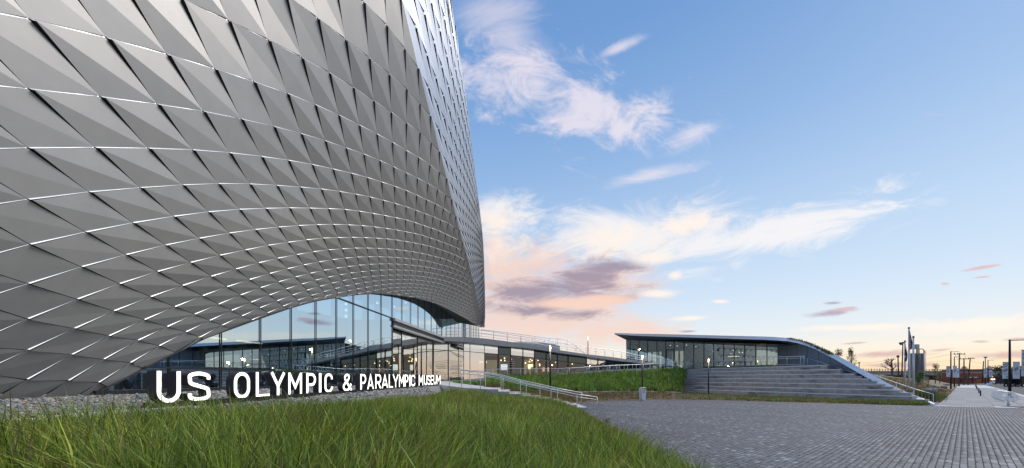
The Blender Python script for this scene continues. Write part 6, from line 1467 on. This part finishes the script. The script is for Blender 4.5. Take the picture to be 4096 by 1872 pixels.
# brick depot under and behind the bridge
Yk = 190; bk_ = thing('brick_building', 'red brick depot with hipped brown roofs and small dark windows under the bridge', 'building', P(3890, 1532, Yk))
mBrick = mat('red_brick', (.30, .095, .05), .85, noise_s=.8, noise_a=.2); mTile = mat('brown_roof', (.16, .055, .04), .85, noise_s=.6, noise_a=.2); mWin = plain('dark_window', (.02, .025, .03), .2)
MB().prism([P(3838, 1536, Yk), P(3932, 1534, Yk), P(3932, 1493, Yk), P(3838, 1491, Yk)], (0, 10, 0)).build('wall', mBrick, bk_)
for x0, x1, ya, yb in ((3838, 3876, 1478, 1464), (3946, 3970, 1476, 1463)):
    Yr = 225; a, b_, c_, d_ = P(x0, ya, Yr), P(x1, ya, Yr), P(x1, ya, Yr+10), P(x0, ya, Yr+10); r0_, r1_ = P(x0+(x1-x0)*.38, yb, Yr+5), P(x0+(x1-x0)*.62, yb, Yr+5)
    rf = MB(); rf.poly([a, b_, r1_, r0_]).poly([b_, c_, r1_]).poly([c_, d_, r0_, r1_]).poly([d_, a, r0_]); rf.build('roof', mTile, bk_)
    MB().prism([a+V(0, .4, -12), b_+V(0, .4, -12), b_+V(0, .4, 0), a+V(0, .4, 0)], (0, 9, 0)).build('upper_wall', mBrick, bk_)
for x in (3846, 3862.5, 3868, 3894, 3918): MB().prism([P(x-1.3, 1506, Yk-.05), P(x+1.3, 1506, Yk-.05), P(x+1.3, 1498, Yk-.05), P(x, 1496.5, Yk-.05), P(x-1.3, 1498, Yk-.05)], (0, .1, 0)).build('window', mWin, bk_)
for x in (3843, 3846.5, 3850, 3862, 3866, 3903): MB().prism([P(x-1, 1527, Yk-.05), P(x+1, 1527, Yk-.05), P(x+1, 1515, Yk-.05), P(x-1, 1515, Yk-.05)], (0, .1, 0)).build('window', mWin, bk_)
MB().prism([P(3889, 1533, Yk-.06), P(3894, 1533, Yk-.06), P(3894, 1516, Yk-.06), P(3889, 1516, Yk-.06)], (0, .1, 0)).build('door', plain('dark_door', (.06, .02, .015)), bk_)
for x0, x1 in ((3878, 3900), (3902, 3924)):
    aw = MB(); n = 6; A_ = [P(x0+(x1-x0)*k/n, 1514-8*math.sin(math.pi*(.15+.7*k/n))+3, Yk-2.2) for k in range(n+1)]; aw.quadstrip(A_, [p+V(0, 2.1, .4) for p in A_]); aw.quadstrip([V(p.x, p.y, A_[0].z-.3) for p in A_], A_); aw.build('awning', mat('awning_dark', (.025, .03, .04), .6), bk_)
MB().prism([P(3860, 1532, Yk-2), P(3878, 1532, Yk-2), P(3878, 1513, Yk-2), P(3860, 1513, Yk-2)], (0, 1.9, 0)).build('porch', mTile, bk_)
# wooden utility poles
mWood = mat('pole_wood', (.075, .05, .035), .9, noise_s=2, noise_a=.25)
def upole(xb, yb, xt, yt, Y, arms, label, r=.17):
    r *= .78
    b_ = P(xb, yb, Y); b_.z = max(-.1, b_.z-1.0); tp = P(xt, yt, Y); t = thing('utility_pole', label, 'utility pole', b_, 'wooden utility poles')
    MB().tube([b_, tp], [r*1.15, r*.8], 8).build('pole', mWood, t, smooth=True)
    for x0, x1, y in arms:
        MB().bar(P(x0, y, Y-.2), P(x1, y, Y-.2), .16, .2).build('crossarm', mWood, t)
        for k in range(4): c_ = P(x0+(x1-x0)*(k+.3)/3.6, y, Y-.2); MB().tube([c_, c_+V(0, 0, .45)], .09, 6).build('insulator', mBlack, t)
    return tp
ua = upole(3836, 1539, 3837.5, 1412, 125, [(3814, 3861, 1416.5)], 'tall wooden utility pole with one long crossarm behind the verge banners', .22)
ub = upole(3855.5, 1533, 3856, 1433.5, 150, [(3839, 3876, 1436)], 'wooden utility pole with braced crossarm in front of the brown hipped roof', .26)
uc = upole(3872, 1533, 3881, 1432, 150, [(3872, 3898, 1434.5)], 'leaning wooden utility pole left of the dark awnings', .24)
ud = upole(3928, 1522, 3934.5, 1444, 170, [], 'leaning dark pole left of the small banners', .26)
ue = upole(3941.5, 1530, 3941.5, 1432, 180, [(3937, 3947, 1431)], 'upright pole topped with floodlights behind the small banners', .22)
for x in (3938, 3942, 3946): MB().box(P(x, 1428.5, 180), (.5, .4, .5)).build('floodlight', mWhite, bpy.data.objects[[o.name for o in bpy.data.objects if o.name.startswith('utility_pole')][-1]])
uf = upole(3594.5, 1520, 3592, 1424, 105, [(3587, 3597, 1428)], 'wooden utility pole with short crossarm beside the bare tree', .2)
ug = upole(3607, 1508, 3611.5, 1376, 115, [], 'brown lamp mast carrying two floodlights left of the flagpoles', .2)
lastp = bpy.data.objects[sorted(o.name for o in bpy.data.objects if o.name.startswith('utility_pole'))[-1]]
MB().bar(P(3602, 1376, 115), P(3614, 1374, 115), .1, .1).build('bracket', mWood, lastp)
for x, y in ((3602, 1372.5), (3605, 1377), (3613, 1371)): MB().box(P(x, y, 115), (.5, .5, .45)).build('floodlight', mDark, lastp)
upole(3436.5, 1500, 3436.5, 1453, 160, [(3433, 3440, 1453)], 'short far pole just above the sloping roof edge', .2)
wire = thing('power_lines', 'thin power lines strung between the wooden utility poles', 'power lines', ua)
def sag(a, b_, s): return [a.lerp(b_, k/10)-V(0, 0, s*4*(k/10)*(1-k/10)) for k in range(11)]
for a, b_ in ((P(3592, 1428, 105), P(3436, 1447, 160)), (P(3818, 1415, 125), P(3842, 1435, 150)), (P(3858, 1415, 125), P(3873, 1435, 150)), (P(3842, 1435, 150), P(3700, 1444, 300)), (P(3814, 1415, 125), P(3560, 1452, 330)), (P(3876, 1436, 150), P(3935, 1450, 170))): MB().tube(sag(a, b_, .8), .035, 4).build('wire', mBlack, wire)
# trees
def leaves(b, cols, c, rx_, ry_, rz_, n, size, pal, holes=True):
    k = 0
    while k < n:
        v = Vector((random.gauss(0, .5), random.gauss(0, .5), random.gauss(0, .5)))
        if v.length > 1.05: continue
        p = Vector(c)+V(v.x*rx_, v.y*ry_, v.z*rz_); s_ = size*random.uniform(.6, 1.4); a = Vector((random.uniform(-1, 1), random.uniform(-1, 1), random.uniform(-1, 1))).normalized(); d = a.orthogonal().normalized()
        b.poly([p-a*s_, p+d*s_*.5, p+a*s_, p-d*s_*.5]); f = random.uniform(.6, 1.4); q = random.choice(pal); cols.append([x*f for x in q]); k += 1
def tree(name, label, base, H, crown, pal, n, size, trunk_r=.06, lean=0, group=None, limbs=7, bare=False, cat='tree'):
    """crown: list of (dx, dz, rx, rz)"""
    t = thing(name, label, cat, base, group); tr = MB(); base = Vector(base); top = base+V(lean, 0, H*.92)
    tr.tube([base-V(0, 0, .2), base.lerp(top, .5)+V(.03*H*random.uniform(-1, 1), 0, 0), top], [trunk_r*1.3, trunk_r*.8, trunk_r*.2], 7)
    def limb(p, d, l, r, dep):
        e = p+d*l; m_ = p.lerp(e, .5)+V(random.uniform(-1, 1), random.uniform(-1, 1), random.uniform(-.3, 1))*l*.08
        tr.tube([p, m_, e], [r, r*.7, r*.4], 5 if dep else 4, caps=False)
        if dep:
            for _ in range(3 if bare else 2):
                q = p.lerp(e, random.uniform(.35, .95)); d2 = (d+V(random.uniform(-1, 1), random.uniform(-1, 1), random.uniform(-.2, .9))*.75).normalized(); limb(q, d2, l*random.uniform(.45, .75), r*.5, dep-1)
    for k in range(limbs):
        f = random.uniform(.28, .88); p = base.lerp(top, f); a = random.uniform(0, 6.28); d = V(math.cos(a), math.sin(a), random.uniform(.3, 1.0)).normalized(); limb(p, d, H*(.42 if bare else .26)*(1.15-f), trunk_r*.55, 3 if bare else 1)
    tr.build('trunk', mBark, t)
    if n:
        b = MB(); cols = []
        for dx_, dz_, rx_, rz_ in crown: leaves(b, cols, base+V(dx_, 0, dz_), rx_, rx_*.8, rz_, int(n/len(crown)), size, pal)
        b.cols = cols; b.build('crown', mLeaf, t)
    return t
GRN = [(.15, .20, .05), (.19, .24, .07), (.10, .15, .04)]; OLV = [(.15, .14, .05), (.2, .17, .07), (.10, .10, .04), (.28, .25, .12)]
p = verge_at(3672, 1549); k_ = p.y/F
tree('young_tree', 'young green tree with a bushy crown behind the bare flagpole', p, 72*k_, [(8*k_, 40*k_, 22*k_, 26*k_), (0, 28*k_, 20*k_, 16*k_), (14*k_, 55*k_, 12*k_, 16*k_)], GRN, 1300, .09, .05)
p = verge_at(3707, 1552); k_ = p.y/F
tree('young_tree', 'thin young tree with sparse leaves on a reddish trunk above the boulders', p, 48*k_, [(0, 30*k_, 10*k_, 16*k_)], OLV, 160, .09, .045, .4)
p = P(3741, 1531, 95); k_ = p.y/F
tree('birch_tree', 'tall slender tree with a wispy top above the bridge railing', p, 80*k_, [(0, 42*k_, 16*k_, 34*k_), (2*k_, 66*k_, 12*k_, 14*k_)], OLV, 420, .14, .08)
p = P(3759, 1530, 100); k_ = p.y/F
tree('birch_tree', 'pale stemmed slender tree just left of the first white banner', p, 52*k_, [(0, 30*k_, 11*k_, 20*k_)], GRN, 260, .14, .08)
p = P(3567, 1512, 108); k_ = p.y/F
tree('bare_tree', 'leafless spreading tree behind the sloping roof edge', p, 86*k_, [], GRN, 0, .1, .22, 0, None, 13, True)
p = P(3405, 1500, 75); k_ = p.y/F
tree('roadside_tree', 'loose leafy tree rising behind the roof slope, right of a smaller one', p, 118*k_, [(0, 62*k_, 19*k_, 38*k_), (-3*k_, 92*k_, 10*k_, 22*k_)], OLV, 700, .13, .09)
p = P(3354, 1500, 75); k_ = p.y/F
tree('roadside_tree', 'small dark-leaved tree showing just above the roof slope', p, 106*k_, [(0, 88*k_, 15*k_, 20*k_)], [(.06, .05, .03), (.09, .08, .04)], 320, .13, .08)
p = P(3575, 1516, 100); k_ = p.y/F
tree('shrub', 'dark evergreen bush at the foot of the bare tree', p, 14*k_, [(0, 9*k_, 18*k_, 9*k_)], [(.02, .035, .02), (.03, .045, .02)], 500, .16, .08, cat='shrub')
mass = MB(); cols = []
for _ in range(60):
    x = random.uniform(3966, 4140); leaves(mass, cols, P(x, random.uniform(1474, 1488), 240), 4, 4, 2.2, 40, .55, [(.05, .055, .025), (.07, .07, .03), (.035, .04, .02)])
mass.cols = cols; mass.build('tree_belt', mLeaf, kind='stuff')
mass = MB(); cols = []
for _ in range(46):
    x = random.uniform(3990, 4160); leaves(mass, cols, P(x, random.uniform(1492, 1512), 150), 2.5, 2.5, 1.7, 34, .4, [(.03, .035, .02), (.05, .05, .025)])
mass.cols = cols; mass.build('hedge_belt', mLeaf, kind='stuff')
# cars and parked trucks
def car(px, py, Y, label, colr, ang, L=4.5):
    p = P(px, py, Y); p.z = 0; t = thing('parked_car', label, 'car', p, 'cars parked at the end of the road'); cs, sn = math.cos(ang), math.sin(ang)
    def w(x, y, z): return V(p.x+x*cs-y*sn, p.y+x*sn+y*cs, z)
    prof = [(-L/2, .35), (-L/2, .85), (-L*.36, .95), (-L*.22, 1.42), (L*.16, 1.45), (L*.30, .98), (L*.47, .86), (L/2, .6), (L/2, .35)]
    MB().prism([w(x, -.85, z) for x, z in prof], w(0, .85, 0)-w(0, -.85, 0)).build('body', mat('car_paint', colr, .3, .3), t)
    for s in (-.86, .86): MB().poly([w(-L*.33, s, .97), w(L*.25, s, .99), w(L*.14, s, 1.39), w(-L*.2, s, 1.37)]).build('window', mWin, t)
    for x in (-L*.31, L*.31):
        for s in (-.8, .8): a = w(x, s-.1, .33); b_ = w(x, s+.1, .33); wh = MB().tube([a, b_], .33, 14).build('wheel', mBlack, t); MB().tube([w(x, s-.115, .33), w(x, s+.115, .33)], .18, 10).build('rim', mSteel, wh)
    for s in (-.6, .6): MB().box(w(L/2, s, .68), (.08, .3, .14), ang).build('headlight', mWhite, t)
car(3968, 1526, 175, 'dark car at the far end of the road, left of the pale one', (.03, .035, .045), .4)
car(3983, 1526, 165, 'pale silver car at the far end of the road below the bridge', (.35, .37, .4), .2)
for x in range(3966, 4000, 6): globe(P(x, 1517, 200), .30, mWarm, 'lit_window', bk_)
def truck(px, Y, label):
    p = P(px, 1526, Y); p.z = 0; t = thing('parked_trailer', label, 'trailer', p, 'dark trailers parked behind the banners')
    MB().box(p+V(0, 0, 2.0), (3.4, 2.3, 2.2)).build('box_body', mBlack, t)
    for x in (-1.2, -.35, .9):
        a = p+V(x, -1.15, .48); wh = MB().tube([a, a+V(0, .3, 0)], .48, 14).build('wheel', mBlack, t); MB().tube([a+V(0, -.02, 0), a], .26, 10).build('rim', mWhite, wh)
truck(4020, 120, 'dark trailer with pale wheel rims under the left large banner'); truck(4062, 120, 'dark trailer with pale wheel rims under the right large banner'); truck(4090, 118, 'dark trailer with pale wheel rims at the right edge of the view')
# mountains far off
rid_ = [(-3000, 7000, 260), (-1500, 7600, 420), (0, 8000, 520), (900, 8000, 430), (1800, 7900, 380), (2600, 7800, 300), (3800, 7600, 130), (5200, 7000, 60)]
mt = MB(); A_ = [V(x, y, -1) for x, y, _ in rid_]; B_ = [V(x, y+900, 0) for x, y, z in rid_]
xs_ = np.linspace(-3000, 5200, 60); zz_ = [float(np.interp(x, [r[0] for r in rid_], [r[2] for r in rid_]))*.42*(1+.2*math.sin(x*.004)+.1*math.sin(x*.013)) for x in xs_]; yy2 = [float(np.interp(x, [r[0] for r in rid_], [r[1] for r in rid_])) for x in xs_]
mt.quadstrip([(x, y, -1) for x, y in zip(xs_, yy2)], [(x, y+900, z) for x, y, z in zip(xs_, yy2, zz_)]); struct(mt.build('hills', mat('far_hills', (.16, .18, .24), .95)))
# ------------------------------------------------------------------ the museum goes on behind the view: the same folded skin, coarser
rw = MB(); a_ = Vector((-19.5, 9, 0)); d_ = Vector((.05, -1, 0)).normalized(); n_ = Vector((1, .05, 0)).normalized()
for i in range(24):
    for j in range(8):
        def q(u, v, o):
            z = 1.2+v*2.7; return a_+d_*(u*2.9)+n_*(o-1.2*math.sin(z/22*math.pi))+V(0, 0, z)
        A_, B_, C_, D_ = q(i+.02+j*.5, j+1-.03, .22), q(i+.98+j*.5, j+.99, -.2), q(i+.48+j*.5, j+.02, .22), q(i-.48+j*.5, j+.03, -.2)
        rw.poly([A_, B_, C_], 0); rw.poly([A_, C_, D_], 0); rw.poly([q(i+.02+j*.5, j+1, -.25), q(i+.98+j*.5, j+1, -.25), q(i+.48+j*.5, j, -.25), q(i-.48+j*.5, j, -.25)], 1)
rw.build('rear_panel_field', [mSkin, mGap], MUS, kind='stuff')
